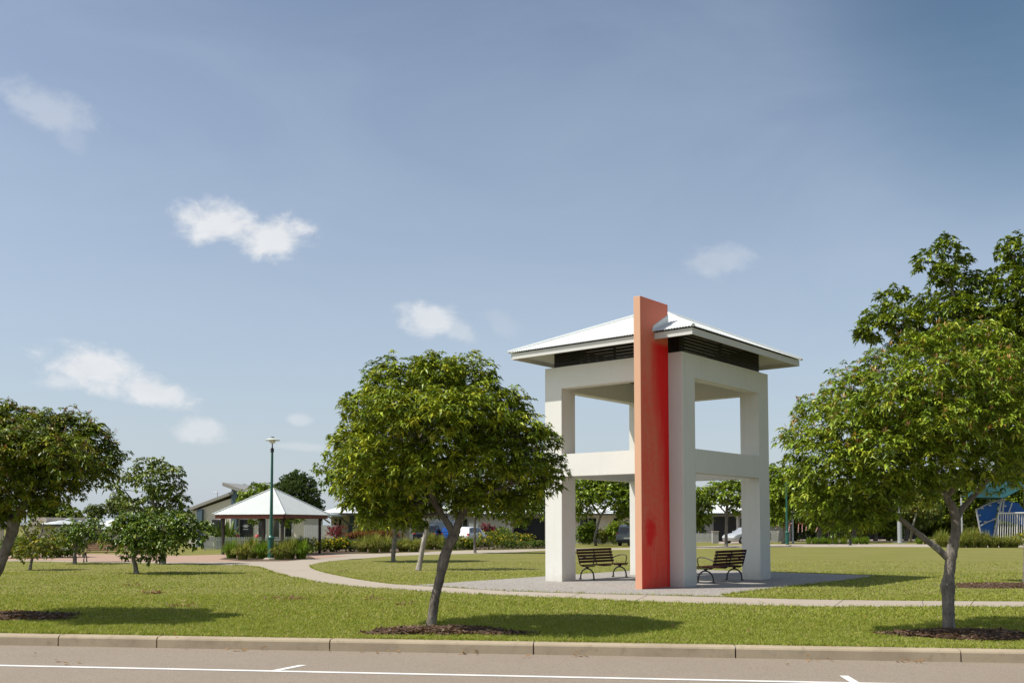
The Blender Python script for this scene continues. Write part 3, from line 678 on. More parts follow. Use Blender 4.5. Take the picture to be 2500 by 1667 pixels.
def house_a():
    Y = 72.0; h = thing('butterfly_house', 'cream house with two opposed sloping roofs and blue grey pillars behind the shelter', 'house', (0, Y, 0))
    X = lambda px: X_at(px, Y); Z = lambda py: Z_at(py, Y)
    xl, xm, xr = X(452), X(572), X(744); D = 9
    # low wing under the rising roof
    w = MB(); w.prism([(xl, -.1), (xm, -.1), (xm, Z(1212)), (X(476), Z(1243)), (xl, Z(1250))], 'y', 0, D); w.build('wall', M['cream'], h)
    a, b = (X(455), Z(1247)), (X(572), Z(1205))
    rf = MB(); rf.prism([a, b, (b[0], b[1] + .22), (a[0], a[1] + .22)], 'y', -.35, D); rf.build('roof', M['roof_grey'], h)
    # tall wing under the falling roof
    w = MB(); w.prism([(xm + .002, -.1), (xr, -.1), (xr, Z(1246)), (xm + .002, Z(1192))], 'y', .3, 4.5); w.build('wall', M['cream'], h)
    a, b = (X(547), Z(1186)), (X(662), Z(1225))
    rf = MB(); rf.prism([a, b, (b[0], b[1] + .26), (a[0], a[1] + .26)], 'y', -.6, 4.6); rf.build('roof', M['roof_grey'], h)
    rf = MB(); rf.prism([(X(690), Z(1253)), (xr + .4, Z(1258)), (xr + .4, Z(1256) + .1), (X(690), Z(1250) + .1)], 'y', -.6, D); rf.build('porch_roof', M['white_steel'], h)
    for (p0, p1, top) in ((477, 491, 1243), (566, 580, 1194)):
        MB().box(X(p0), X(p1), -.28, -.003, -.05, Z(top)).build('pillar', M['blue_grey'], h)
    for (p0, p1, z0, z1) in ((513, 539, 1308, 1268), (629, 648, 1320, 1268), (667, 682, 1318, 1268), (697, 714, 1318, 1268)):
        window(h, X(p0), X(p1), max(Z(z0), .1), Z(z1), 0.0 if p0 < 570 else .3)
    d = MB().box(X(582), X(615), .22, .297, .05, Z(1268)).build('door', M['dark_door'], h)
    # white cap-and-bar emblem on the door
    e = MB(); cx, cz = X(597), Z(1283); q = .28
    e.prism([(cx - q, cz), (cx, cz + .11), (cx + q, cz), (cx, cz - .11)], 'y', .205, .216); e.prism([(cx - .15, cz - .13), (cx + .15, cz - .13), (cx + .15, cz - .06), (cx, cz - .13 + .02), (cx - .15, cz - .06)], 'y', .205, .216)
    e.box(cx - .2, cx + .2, .205, .216, cz - .28, cz - .22); e.lathe([(.03, 0), (.03, .012)], 8, (cx - .1, .21, cz + .2)); e.build('emblem', M['sign_white'], d)
    an = MB(); ax, az = X(495), Z(1234); an.tube([(ax, 2, az - .2), (ax, 2, az + 1.1)], .03, 5); an.tube([(ax - .55, 2, az + 1.05), (ax + .05, 2, az + 1.08)], .02, 5)
    for i in range(4): an.tube([(ax - .5 + i * .15, 1.85, az + 1.06), (ax - .5 + i * .15, 2.15, az + 1.06)], .012, 4)
    an.build('antenna', M['steel'], h)
    a_ = R_(-8); pv = Vector((X(600), 0, 0)); h.rotation_euler.z = a_; h.location = Vector((0, Y, 0)) + pv - Matrix.Rotation(a_, 3, 'Z') @ pv
house_a()


def house_b():
    Y = 80.0; h = thing('garage_house', 'white roofed house with a pale blue garage door behind the parked dark and white cars', 'house', (0, Y, 0))
    X = lambda px: X_at(px, Y); Z = lambda py: Z_at(py, Y); D = 11
    MB().box(X(800), X(1250), 1.5, D, -.1, Z(1256)).build('wall', M['cream'], h)
    MB().box(X(1000), X(1113), 0, 1.498, -.1, Z(1256)).build('garage_wall', M['white_trim'], h)
    gd = MB()
    for k in range(4): gd.box(X(1021), X(1104), -.06, -.003, .02 + k * .46, .02 + k * .46 + .445)
    gd.build('garage_door', M['garage'], h)
    gable_roof(h, X(776), X(1118), -.8, D + .8, Z(1252), Z(1214), M['white_steel'], 3.2)
    gable_roof(h, X(1119), X(1262), .6, D + .8, Z(1253), Z(1226), M['white_steel'], 2.2)
    for p0, p1 in ((867, 880), (893, 902), (808, 815), (820, 826), (1128, 1139)): window(h, X(p0), X(p1), .6, Z(1266), 1.5)
    MB().box(X(848), X(858), 1.2, 1.497, 0, Z(1258)).build('pillar', M['blue_grey'], h)
    dp = MB(); dp.tube([(X(829), -.6, Z(1256)), (X(833), .9, Z(1268)), (X(848) - .05, 1.1, Z(1280)), (X(848) - .05, 1.1, 0)], .06, 6); dp.build('downpipe', M['blue_grey'], h)
    for p0 in (784, 803): MB().bar((X(p0), -.6, Z(1259)), (X(p0 + 13), 1.45, Z(1276)), .09, .09).build('strut', M['white_trim'], h)
    b = MB().box(X(1088), X(1093), -.12, -.003, Z(1262), Z(1258)).build('wall_light', M['black_metal'], h)
house_b()


def house_c():
    Y = 92.0; h = thing('long_house', 'long low house with white roof and open dark garage, seen behind the tower', 'house', (0, Y, 0))
    X = lambda px: X_at(px, Y); Z = lambda py: Z_at(py, Y); D = 12
    xa, xb = X(1246), X(1560)
    m_ = MB(); m_.box(X(1330), xb, .6, D, -.1, Z(1256)); m_.build('wall', M['cream'], h)
    m_ = MB(); m_.box(xa, X(1254), 0, 6, -.1, Z(1258)); m_.box(X(1330), X(1334), 0, .598, -.1, Z(1258)); m_.box(X(1254), X(1330), 0, .3, Z(1264), Z(1258)); m_.box(X(1254), X(1334), 6, 6.3, -.1, Z(1258)); m_.build('garage_wall', M['beige'], h)
    MB().box(X(1254) + .02, X(1330) - .02, .35, .45, 0.05, Z(1264)).build('garage_door', M['dark_door'], h)  # dark panel standing for the shade inside the open garage
    gable_roof(h, xa - .5, xb + .6, -.7, D + .6, Z(1253), Z(1228), M['white_steel'], 3)
    for p0, p1 in ((1417, 1457), (1500, 1512)): window(h, X(p0), X(p1), .5, Z(1264), .6)
    for p0 in (1482, 1380): MB().box(X(p0), X(p0) + .1, .5, .597, 0, Z(1256)).build('downpipe', M['white_trim'], h)
house_c()


def house_d():
    Y = 96.0; h = thing('grey_house', 'grey house with white roof and charcoal garage door behind the silver sedan', 'house', (0, Y, 0))
    X = lambda px: X_at(px, Y); Z = lambda py: Z_at(py, Y); D = 12
    MB().box(X(1640), X(1930), 0, D, -.1, Z(1254)).build('wall', M['grey_wall'], h)
    MB().box(X(1742), X(1797), -.06, -.003, 0, Z(1261)).build('garage_door', M['dark_door'], h)
    MB().box(X(1797), X(1802), -.2, -.003, 0, Z(1256)).build('pillar', M['white_trim'], h)
    gable_roof(h, X(1630), X(1940), -.9, D + .8, Z(1252), Z(1206), M['white_steel'], 4)
    for p0, p1 in ((1690, 1720), (1806, 1822)): window(h, X(p0), X(p1), .5, Z(1264), 0)
house_d()


def house_e():
    Y = 110.0; h = thing('shaded_house', 'dark house deep under the trees at the far right, behind the striped canes', 'house', (0, Y, 0))
    X = lambda px: X_at(px, Y); Z = lambda py: Z_at(py, Y); D = 10
    MB().box(X(1880), X(2240), 0, D, -.1, Z(1250)).build('wall', M['dark_door'], h)  # charcoal wall colour stands in for the deep shade under the trees
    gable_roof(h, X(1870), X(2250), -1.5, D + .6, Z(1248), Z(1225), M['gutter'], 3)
    for p0, p1 in ((1905, 1940), (1985, 2010), (2050, 2075), (2110, 2150)): window(h, X(p0), X(p1), .8, Z(1268), 0, frame='grey_wall')
house_e()


def house_l():
    Y = 75.0; h = thing('beige_house', 'beige house with a small white roof behind the sparse fruit tree at far left', 'house', (0, Y, 0))
    X = lambda px: X_at(px, Y); Z = lambda py: Z_at(py, Y); D = 8
    MB().box(X(70), X(136), 0, D, -.1, Z(1280)).build('wall', M['beige'], h)
    MB().box(X(60), X(98), 1, D, Z(1281), Z(1262)).build('upper_wall', M['beige'], h)
    gable_roof(h, X(92), X(141), -.5, D + .5, Z(1279), Z(1264), M['white_steel'], 1.1)
    window(h, X(103), X(110), .5, Z(1312), 0)
    Y = 100.0; h = thing('white_roof_house', 'distant house with broad white hipped roof between the left fruit trees', 'house', (0, Y, 0))
    X2 = lambda px: X_at(px, Y); Z2 = lambda py: Z_at(py, Y)
    MB().box(X2(203), X2(300), 0, 10, -.1, Z2(1292)).build('wall', M['cream'], h)
    gable_roof(h, X2(196), X2(305), -.7, 10.7, Z2(1291), Z2(1256), M['white_steel'], 2.8)
    window(h, X2(225), X2(245), .6, Z2(1300), 0)
house_l()


# ------------------------------------------------------------------ fences and walls
def picket_fence(label, a, b, h, pw=.075, gap=.035, m='picket', name='picket_fence'):
    a, b = Vector(a), Vector(b); d = b - a; t = thing(name, label, 'fence', a, math.atan2(d.y, d.x)); ln = d.length
    pk = MB(); x = 0
    while x < ln - pw: pk.box(x, x + pw, -.02, 0, .05, h + rnd.uniform(-.008, .008)); x += pw + gap
    pk.build('pickets', M[m], t)
    rl = MB()
    for z in (h * .25, h * .78): rl.box(0, ln, .002, .05, z - .04, z + .04)
    rl.build('rail', M[m], t)
    n = max(1, int(ln / 2.4))
    for i in range(n + 1):
        x = ln * i / n; MB().box(x - .05, x + .05, .052, .15, 0, h - .02).build('post', M[m], t)
    return t
picket_fence('low pale picket fence in front of the butterfly roofed house', gp(500, 1343), gp(812, 1341), .86)
picket_fence('tall white gate fence beside the cream house, right of the shelter', at(743, HZ, 69).xy.to_3d(), at(822, HZ, 69).xy.to_3d(), 1.62, .10, .02)
picket_fence('low picket fence behind the tower left of the red wall', gp(1398, 1328.5), gp(1534, 1328.5), .86)
picket_fence('short low picket fence beside the open dark garage', gp(1216, 1329), gp(1263, 1328.5), .84)
picket_fence('low picket fence ending at a pier behind the right bench', gp(1640, 1325), gp(1741, 1325), .88)
picket_fence('low white fence at the edge of the dark garden, right of the tower', gp(1868, 1324), gp(1902, 1324), 1.1)
picket_fence('tall beige boarded fence at the far left edge', gp(-200, 1352), gp(17, 1350), 2.0, .2, .015, 'beige', 'board_fence')
p0 = gp(1746, 1325.5)
t = thing('letterbox_pier', 'square rendered letterbox pier at the fence end near the silver sedan', 'pier', p0)
MB().box(-.26, .26, -.26, .26, 0, 1.0).build('shaft', M['grey_wall'], t, bevel=.01); MB().box(-.3, .3, -.3, .3, 1.002, 1.07).build('cap', M['path'], t, bevel=.01)
t = thing('letterbox_pier', 'white letterbox pier beside the parked white hatchback', 'pier', gp(1088, 1331))
MB().box(-.11, .11, -.2, .2, 0, .92).build('shaft', M['white_trim'], t, bevel=.01); MB().box(-.13, .13, -.22, .22, .922, .97).build('cap', M['white_trim'], t, bevel=.01)
rw = thing('retaining_wall', 'dark blue grey block wall under the copper hedge', 'wall', at(806, HZ, 66).xy.to_3d())
ln = X_at(1002, 66) - X_at(806, 66)
w = MB()
for i in range(3):
    x = -.2 * (i % 2)
    while x < ln:
        w.box(max(x, 0), min(x + .395, ln), -.12 + .006 * i, .12, i * .2, i * .2 + .193); x += .4
w.build('blocks', M['wall_block'], rw); MB().box(-.02, ln + .02, -.16, .14, .60, .66).build('capping', M['wall_block'], rw)

cb = thing('meter_cabinet', 'grey green metal cabinet on a post above the yellow flowers', 'cabinet', gp(1157, 1333))
MB().box(-.36, .36, -.14, .14, .98, 1.80).build('cabinet', M['box_grey'], cb, bevel=.012); MB().box(-.3, .3, -.155, -.142, 1.04, 1.74).build('door', M['box_grey'], cb)
MB().box(-.06, .06, -.06, .06, 0, .978).build('post', M['steel'], cb); MB().box(-.38, .38, -.17, .16, 1.802, 1.83).build('lid', M['box_grey'], cb)


# ------------------------------------------------------------------ vehicles (local x forward, built at the ground)
def make_car(label, cat, paint, loc, rz, L_, W, H, style, name='parked_car'):
    c = thing(name, label, cat, loc, rz, 'cars parked beyond the park')
    hw = W / 2
    if style == 'suv': st = [(-.5, .45, .92, .92, .96), (-.485, .30, .98, .98, 1.0), (-.47, .25, 1.02, 1.04, 1), (-.435, .24, 1.04, H * .955, 1), (-.36, .22, 1.04, H * .995, 1), (0, .2, 1.02, H, 1), (.12, .2, 1.0, H * .965, 1), (.26, .2, .99, 1.03, 1), (.44, .22, .88, .90, .97), (.49, .28, .74, .75, .9), (.5, .35, .6, .61, .85)]
    elif style == 'hatch': st = [(-.5, .42, .86, .86, .93), (-.485, .28, .94, .95, .98), (-.465, .24, .98, 1.02, 1), (-.40, .22, 1.0, H * .95, 1), (-.31, .2, 1.0, H * .99, 1), (-.05, .18, .98, H, 1), (.1, .18, .96, H * .955, 1), (.29, .18, .93, .96, 1), (.44, .2, .82, .84, .95), (.49, .27, .68, .69, .88), (.5, .35, .55, .56, .82)]
    else: st = [(-.5, .42, .82, .82, .9), (-.485, .28, .92, .92, .97), (-.46, .22, .98, .99, 1), (-.36, .2, .99, 1.02, 1), (-.24, .18, .97, H * .94, 1), (-.1, .17, .95, H, 1), (.06, .17, .93, H * .975, 1), (.23, .17, .90, .93, 1), (.42, .2, .78, .80, .95), (.485, .26, .64, .65, .88), (.5, .34, .52, .53, .82)]
    mb = MB(); n = 10
    for (x, zb, zs, zt, wf) in st:
        a = hw * wf; tw_ = a * (.80 if zt > zs + .1 else .92)
        ring = [(-a * .9, zb), (-a, zb + .14), (-a, zs - .12), (-a * .965, zs), (-tw_, max(zt - .04, zs + .004)), (-tw_ * .8, zt + .0)]
        ring += [(-y, z) for y, z in ring[::-1]]
        n = len(ring)
        for y, z in ring: mb.v.append((x * L_, y, z))
    for i in range(len(st) - 1):
        for k in range(n):
            k2 = (k + 1) % n; mb.f.append((i * n + k, (i + 1) * n + k, (i + 1) * n + k2, i * n + k2))
    mb.f.append(tuple(range(n))); e = (len(st) - 1) * n; mb.f.append(tuple(e + k for k in range(n))[::-1])
    b = mb.build('body', paint, c, smooth=True)
    # glass lies a few millimetres outside the greenhouse
    gl = MB()
    cab = [s for s in st if s[3] > s[2] + .1]
    def lerp(p, q, t): return Vector(p) + (Vector(q) - Vector(p)) * t
    for sg in (-1, 1):
        for s0, s1 in zip(cab[:-1], cab[1:]):
            if s1[0] - s0[0] < .08: continue
            q = []
            for s, tt in ((s0, .12), (s1, .12)):
                pass
            def side(s): a = hw * s[4]; return (s[0] * L_, sg * a * .965, s[2]), (s[0] * L_, sg * a * .80, s[3] - .04)
            (a0, a1), (b0, b1) = side(s0), side(s1)
            pts = [lerp(lerp(a0, b0, .06), lerp(a1, b1, .06), .12), lerp(lerp(a0, b0, .94), lerp(a1, b1, .94), .12), lerp(lerp(a0, b0, .94), lerp(a1, b1, .94), .9), lerp(lerp(a0, b0, .06), lerp(a1, b1, .06), .9)]
            off = Vector((0, sg * .012, .006)); pts = [p + off for p in pts]; gl.add(pts, [(0, 1, 2, 3)])
    gl.build('side_window', M['glass'], c)
    r0 = next(s for s in st if s[3] > s[2] + .25); prev = st[st.index(r0) - 1]
    zb_, zt_ = prev[2] + .06, r0[3] - .10
    rw_ = MB(); ya, yb = hw * .80, hw * .68; d = -.02
    x0 = prev[0] * L_ + (r0[0] - prev[0]) * L_ * .12 + d; x1 = r0[0] * L_ - (r0[0] - prev[0]) * L_ * .12 + d
    rw_.add([(x0, -ya, zb_), (x0, ya, zb_), (x1, yb, zt_), (x1, -yb, zt_)], [(3, 2, 1, 0)]); rw_.build('rear_window', M['glass'], c)
    f1 = cab[-1]; nx = st[st.index(f1) + 1]
    ws = MB(); x0 = f1[0] * L_ + .06 + .02; x1 = nx[0] * L_ - .05; z0, z1 = f1[3] - .07 + .02, nx[3] + .03
    ws.add([(x0, -yb, z0), (x0, yb, z0), (x1, ya, z1), (x1, -ya, z1)], [(0, 1, 2, 3)]); ws.build('windscreen', M['glass'], c)
    rad = .34 if style == 'suv' else .31
    for wx in (-.30 * L_, .315 * L_):
        for sg in (-1, 1):
            y = sg * (hw - .08)
            wob = bpy.data.objects.new('wheel', None); COL.objects.link(wob); wob.parent = c; wob.location = (wx, y, rad)
            q = MB(); q.tube([(0, -.10, 0), (0, -.085, 0), (0, .085, 0), (0, .10, 0)], [rad * .93, rad, rad, rad * .93], 18); q.build('tyre', M['rubber'], wob, smooth=True)
            q = MB(); q.tube([(0, .101 * sg, 0), (0, .112 * sg, 0)], [rad * .66, rad * .60], 14)
            q.build('rim', M['alloy'], wob)
    for sg in (-1, 1):
        tl = MB(); xx = -.475 * L_ - .05
        tl.box(-.49 * L_ - .035, -.455 * L_, sg * hw * .86 - .09, sg * hw * .86 + .09, .72, 1.0 if style != 'sedan' else .86); tl.build('tail_light', M['tail'], c, bevel=.02)
        mr = MB(); mr.box(.13 * L_, .13 * L_ + .1, sg * (hw + .02), sg * (hw + .17), .98, 1.09); mr.build('mirror', paint, c, bevel=.02)
    MB().box(-.5 * L_ - .03, -.5 * L_ + .03, -.26, .26, .56, .67).build('number_plate', M['plate'], c)
    MB().box(-.5 * L_ - .045, -.46 * L_, -hw * .93, hw * .93, .30, .48).build('bumper', paint if style != 'suv' else M['dark_door'], c, bevel=.03)
    if style == 'suv':
        for sg in (-1, 1): MB().tube([(-.40 * L_, sg * hw * .66, H + .02), (-.2 * L_, sg * hw * .68, H + .05), (.0, sg * hw * .68, H + .05), (.06 * L_, sg * hw * .66, H + .01)], .022, 6).build('roof_rail', M['steel'], c)
    return c
P_dark = car_paint('dark blue black paint', (0.012, 0.014, 0.022)); P_blue = car_paint('bright blue paint', (0.012, 0.07, 0.28))
P_white = car_paint('white paint', (0.68, 0.68, 0.66)); P_silver = car_paint('silver paint', (0.40, 0.41, 0.42)); P_steel = car_paint('grey blue paint', (0.13, 0.155, 0.19))
gx = lambda px, Y: Vector((X_at(px, Y), Y, 0))
make_car('dark parked four wheel drive seen from behind, in front of the blue garage door', 'car', P_dark, gx(1047, 76.5), R_(86), 4.5, 1.8, 1.66, 'suv')
make_car('bright blue parked car half hidden by the centre tree trunk', 'car', P_blue, gx(1100, 78), R_(95), 4.0, 1.7, 1.46, 'hatch')
make_car('white hatchback seen from behind above the yellow flowers', 'car', P_white, gx(1147, 73), R_(68), 3.9, 1.68, 1.50, 'hatch')
make_car('silver sedan parked on the driveway behind the right bench', 'car', P_silver, gx(1822, 86), R_(212), 4.5, 1.75, 1.43, 'sedan')
make_car('grey blue four wheel drive behind the tower, cut off by a column', 'car', P_steel, gx(1549, 77), R_(68), 4.5, 1.8, 1.62, 'suv')


# ------------------------------------------------------------------ leaves, trees, shrubs
def nrm(a): return a / np.maximum(np.linalg.norm(a, axis=-1, keepdims=True), 1e-9)


def leaf_arrays(C, A, k, ln, wd, rs, spread=(35, 100), droop=0.35, curve=0.18, colf=None, jitter=0.16, simple=False, lnvar=.35, flat=1.0):
    """C rosette centres, A rosette axes; k leaves each. returns verts, tris, colours"""
    n = len(C); C = np.repeat(C, k, 0); A = np.repeat(A, k, 0)
    q = rs.normal(size=C.shape); q = nrm(q - A * (q * A).sum(1, keepdims=True))
    s = np.radians(rs.uniform(spread[0], spread[1], len(C)))[:, None]
    d = A * np.cos(s) + q * np.sin(s); d[:, 2] = d[:, 2] * flat - droop; d = nrm(d)
    up = nrm(np.array([0, 0, 1.0]) + rs.normal(size=C.shape) * .3)
    side = nrm(np.cross(d, up)); n_ = np.cross(side, d)
    l = (ln * (1 + rs.uniform(-lnvar, lnvar, len(C))))[:, None]; w = wd * l / ln * (1 + rs.uniform(-.2, .2, len(C)))[:, None]
    b = C + rs.normal(size=C.shape) * jitter * ln
    m = b + d * l * .5 + n_ * l * .02; tip = b + d * l - np.array([0, 0, 1.0]) * l * curve
    if simple:
        V = np.stack([b, m - side * w, tip, m + side * w], 1).reshape(-1, 3); o = (np.arange(len(C)) * 4)[:, None]
        F = np.concatenate([o + [0, 1, 2], o + [0, 2, 3]], 1).reshape(-1, 3); nv = 4
    else:
        f = n_ * w * .45
        V = np.stack([b, m - side * w + f, m - f * .3, m + side * w + f, tip], 1).reshape(-1, 3); o = (np.arange(len(C)) * 5)[:, None]
        F = np.concatenate([o + [0, 1, 2], o + [0, 2, 3], o + [1, 4, 2], o + [2, 4, 3]], 1).reshape(-1, 3); nv = 5
    col = colf(n, k, rs) if colf is not None else np.tile([.06, .09, .02], (len(C), 1))
    return V, F, np.repeat(col, nv, 0)


def palette(cols, wts, ros_var=.25, leaf_var=.25):
    cols = np.array(cols); wts = np.array(wts) / sum(wts)
    def f(n, k, rs):
        a = cols[rs.choice(len(cols), n, p=wts)]; a = np.repeat(a, k, 0); b = cols[rs.choice(len(cols), n * k, p=wts)]
        c = a * .62 + b * .38
        c = c * (1 + rs.uniform(-ros_var, ros_var, n).repeat(k)[:, None]) * (1 + rs.uniform(-leaf_var, leaf_var, n * k)[:, None])
        return np.clip(c, 0, 1)
    return f
PAL = dict(
    mango=palette([(0.183, 0.251, 0.018), (0.281, 0.338, 0.023), (0.439, 0.441, 0.034), (0.073, 0.122, 0.011)], [4, 4, 2.2, 4.5], .3, .35),
    mango_b=palette([(0.154, 0.231, 0.018), (0.228, 0.304, 0.023), (0.359, 0.389, 0.036), (0.074, 0.122, 0.013)], [4, 4, 2, 2]),
    mango_l=palette([(0.112, 0.171, 0.011), (0.185, 0.234, 0.017), (0.371, 0.353, 0.033), (0.315, 0.251, 0.055), (0.051, 0.085, 0.008)], [4, 3, 1.5, .5, 3]),
    fig=palette([(0.11, 0.167, 0.014), (0.192, 0.253, 0.019), (0.327, 0.38, 0.026), (0.054, 0.092, 0.01)], [4, 4, 1.5, 3]),
    citrus=palette([(0.1, 0.169, 0.015), (0.163, 0.237, 0.02), (0.069, 0.119, 0.011), (0.3, 0.312, 0.028)], [4, 3, 3, .8]),
    sparse=palette([(0.156, 0.194, 0.024), (0.265, 0.239, 0.029), (0.109, 0.149, 0.024), (0.343, 0.269, 0.034)], [4, 2, 3, 1]),
    olive=palette([(0.115, 0.168, 0.022), (0.172, 0.228, 0.028), (0.092, 0.132, 0.015), (0.23, 0.24, 0.044)], [4, 3, 3, 1]),
    bright=palette([(0.176, 0.26, 0.018), (0.246, 0.308, 0.025), (0.105, 0.163, 0.016)], [4, 3, 2]),
    conifer=palette([(.05,.085,.03),(.08,.12,.04),(.11,.15,.05)], [4, 3, 1]),
    far=palette([(0.115, 0.154, 0.045), (0.154, 0.192, 0.054), (0.086, 0.115, 0.036)], [4, 3, 2]),
    copper=palette([(0.254, 0.092, 0.035), (0.179, 0.067, 0.03), (0.095, 0.104, 0.025), (0.317, 0.147, 0.05)], [4, 3, 2, 2]),
    cordy=palette([(0.198, 0.035, 0.046), (0.132, 0.023, 0.038), (0.277, 0.123, 0.131), (0.079, 0.023, 0.031)], [4, 3, 2, 2]),
    ground=palette([(0.091, 0.139, 0.023), (0.143, 0.191, 0.031), (0.061, 0.095, 0.018)], [4, 3, 2]),
    yellow=palette([(0.106, 0.163, 0.017), (0.163, 0.211, 0.021), (0.077, 0.115, 0.014), (0.192, 0.23, 0.021)], [4, 4, 2, 1]),
    straw=palette([(0.189, 0.225, 0.045), (0.287, 0.29, 0.068), (0.133, 0.182, 0.03), (0.53, 0.45, 0.15)], [4, 3, 3, 1.3]),
    lush=palette([(0.146, 0.234, 0.023), (0.208, 0.312, 0.035), (0.104, 0.166, 0.021)], [4, 3, 2]),
)


def sample_crown(lobes, dens, rs, shell=.5, bottom=.35, cull=.75):
    """lobes: (centre, (rx,ry,rz)); points and outward axes spread through the outer volume of the lobes"""
    Cs, As = [], []
    for i, (c, r) in enumerate(lobes):
        n = max(3, int(dens * (r[0] * r[2] + r[0] * r[1] + r[1] * r[2]) * 4.19))
        d = nrm(rs.normal(size=(n, 3)))
        keep = (d[:, 2] > -.35) | (rs.uniform(size=n) < bottom); d = d[keep]
        u = 1 - (1 - shell) * rs.uniform(size=len(d)) ** 1.5; u = u * (1 + rs.normal(size=len(d)) * .07) + (rs.uniform(size=len(d)) < .07) * rs.uniform(.04, .2, len(d))
        P = np.array(c) + d * np.array(r) * u[:, None]
        kill = np.zeros(len(P), bool)
        for j, (c2, r2) in enumerate(lobes):
            if j == i: continue
            q = np.linalg.norm((P - np.array(c2)) / np.array(r2), axis=1); kill |= (q < shell) 
        k = ~(kill & (rs.uniform(size=len(P)) < cull)); Cs.append(P[k]); As.append(nrm(d[k] + [0, 0, .35]))
    return np.concatenate(Cs), np.concatenate(As)


def curve_pts(a, b, rg, n=6, sag=.12, lift=0.0):
    a, b = Vector(a), Vector(b); L_ = (b - a).length; o = Vector((rg.uniform(-1, 1), rg.uniform(-1, 1), rg.uniform(-.3, .6))) * L_ * sag
    return [a.lerp(b, t) + o * math.sin(math.pi * t) + Vector((0, 0, lift * L_ * math.sin(math.pi * t))) for t in [i / n for i in range(n + 1)]]


def tree(name, label, base, trunk, limbs, lobes, Y, pal, leaf=(.11, .02, 9), dens=26, bark='bark_grey', matl='leaf', seed=1, group=None, simple=False, droop=.35, shell=.5,
         spread=(35, 100), twigs=1.0, extra=None, bottom=.35, auto_limbs=True, cat='tree', flat=.6):
    """trunk: [(point, radius)], limbs: list of such, lobes: (px,py,r_px,dy[,flat]) in view pixels at the tree's depth"""
    rs = np.random.RandomState(seed); rg = random.Random(seed); base = Vector(base)
    t = thing(name, label, cat, base, 0, group)
    Lb = []; grow = 1.0 if Y < 42 else 1.18
    for l in lobes:
        c = av(l[0], l[1], Y + l[3]); r = l[2] * grow * K * (Y + l[3]) / F_PX; fl = l[4] if len(l) > 4 else 0.85
        Lb.append((tuple(c - base), (r, r * 1.05, r * fl)))
    tb = MB()
    tr = [(Vector(p) - base, r) for p, r in trunk]
    # densify and roughen the trunk
    def sweep(chain, n=10):
        P = [p for p, _ in chain]; Rr = [r for _, r in chain]; pts, rad = [], []
        for i in range(len(P) - 1):
            a = P[max(i - 1, 0)]; b = P[i]; c = P[i + 1]; d = P[min(i + 2, len(P) - 1)]
            for k in range(5):
                u = k / 5; pts.append(0.5 * ((2 * b) + (c - a) * u + (2 * a - 5 * b + 4 * c - d) * u * u + (-a + 3 * b - 3 * c + d) * u ** 3)); rad.append((Rr[i] * (1 - u) + Rr[i + 1] * u) * (1 + rg.uniform(-.05, .05)))
        pts.append(P[-1]); rad.append(Rr[-1]); tb.tube(pts, rad, n, True, .05, rg)
    sweep(tr)
    ends = [tr[-1][0]]
    mids = []
    for lm in limbs:
        ch = [(Vector(p) - base, r) for p, r in lm]; sweep(ch, 8); ends.append(ch[-1][0]); mids += [p for p, _ in ch[2:]]
    if auto_limbs:
        for c, r in Lb:
            c = Vector(c); e = min(ends + mids, key=lambda q: (q - c).length + (1.5 if q.z > c.z + .3 else 0)); r0 = max(.010, min(.03, tr[-1][1] * .3))
            pts = curve_pts(e, c, rg, 6, .12, .05); tb.tube(pts, [r0 + (.4 * r0 - r0) * i / 6 for i in range(7)], 6)
            for _ in range(int(max(2, r[0] * 7) * twigs)):
                d = Vector((rg.gauss(0, 1), rg.gauss(0, 1), rg.gauss(.3, 1))).normalized(); e2 = c + Vector((d.x * r[0], d.y * r[1], d.z * r[2])) * .9
                tb.tube(curve_pts(c, e2, rg, 4, .15), [r0 * .35, r0 * .28, r0 * .22, r0 * .15, r0 * .08], 4, False)
    tb.build('trunk', M[bark], t, smooth=True)
    C, A = sample_crown(Lb, dens, rs, shell, bottom)
    V, F, c = leaf_arrays(C, A, leaf[2], leaf[0], leaf[1], rs, spread, droop, .28, PAL[pal], simple=simple, flat=flat)
    if extra:                                     # flower or fruit stalks: (count, length, width, palette colours)
        idx = rs.choice(len(C), min(extra[0], len(C)), replace=False); up = C[idx][:, 2] > np.percentile(C[:, 2], 25); idx = idx[up]
        V2, F2, c2 = leaf_arrays(C[idx] + A[idx] * leaf[0] * .6, A[idx], 6, extra[1], extra[2], rs, (10, 70), -.2, .0, palette(extra[3], [1] * len(extra[3])), simple=True)
        F = np.concatenate([F, F2 + len(V)]); V = np.concatenate([V, V2]); c = np.concatenate([c, c2])
    np_mesh('crown', V, F, M[matl], t, c)
    return t


def chain(Y, *a):                                # (px, py, radius_m[, dy]) in view pixels
    return [(av(q[0], q[1], Y + (q[3] if len(q) > 3 else 0)), q[2]) for q in a]


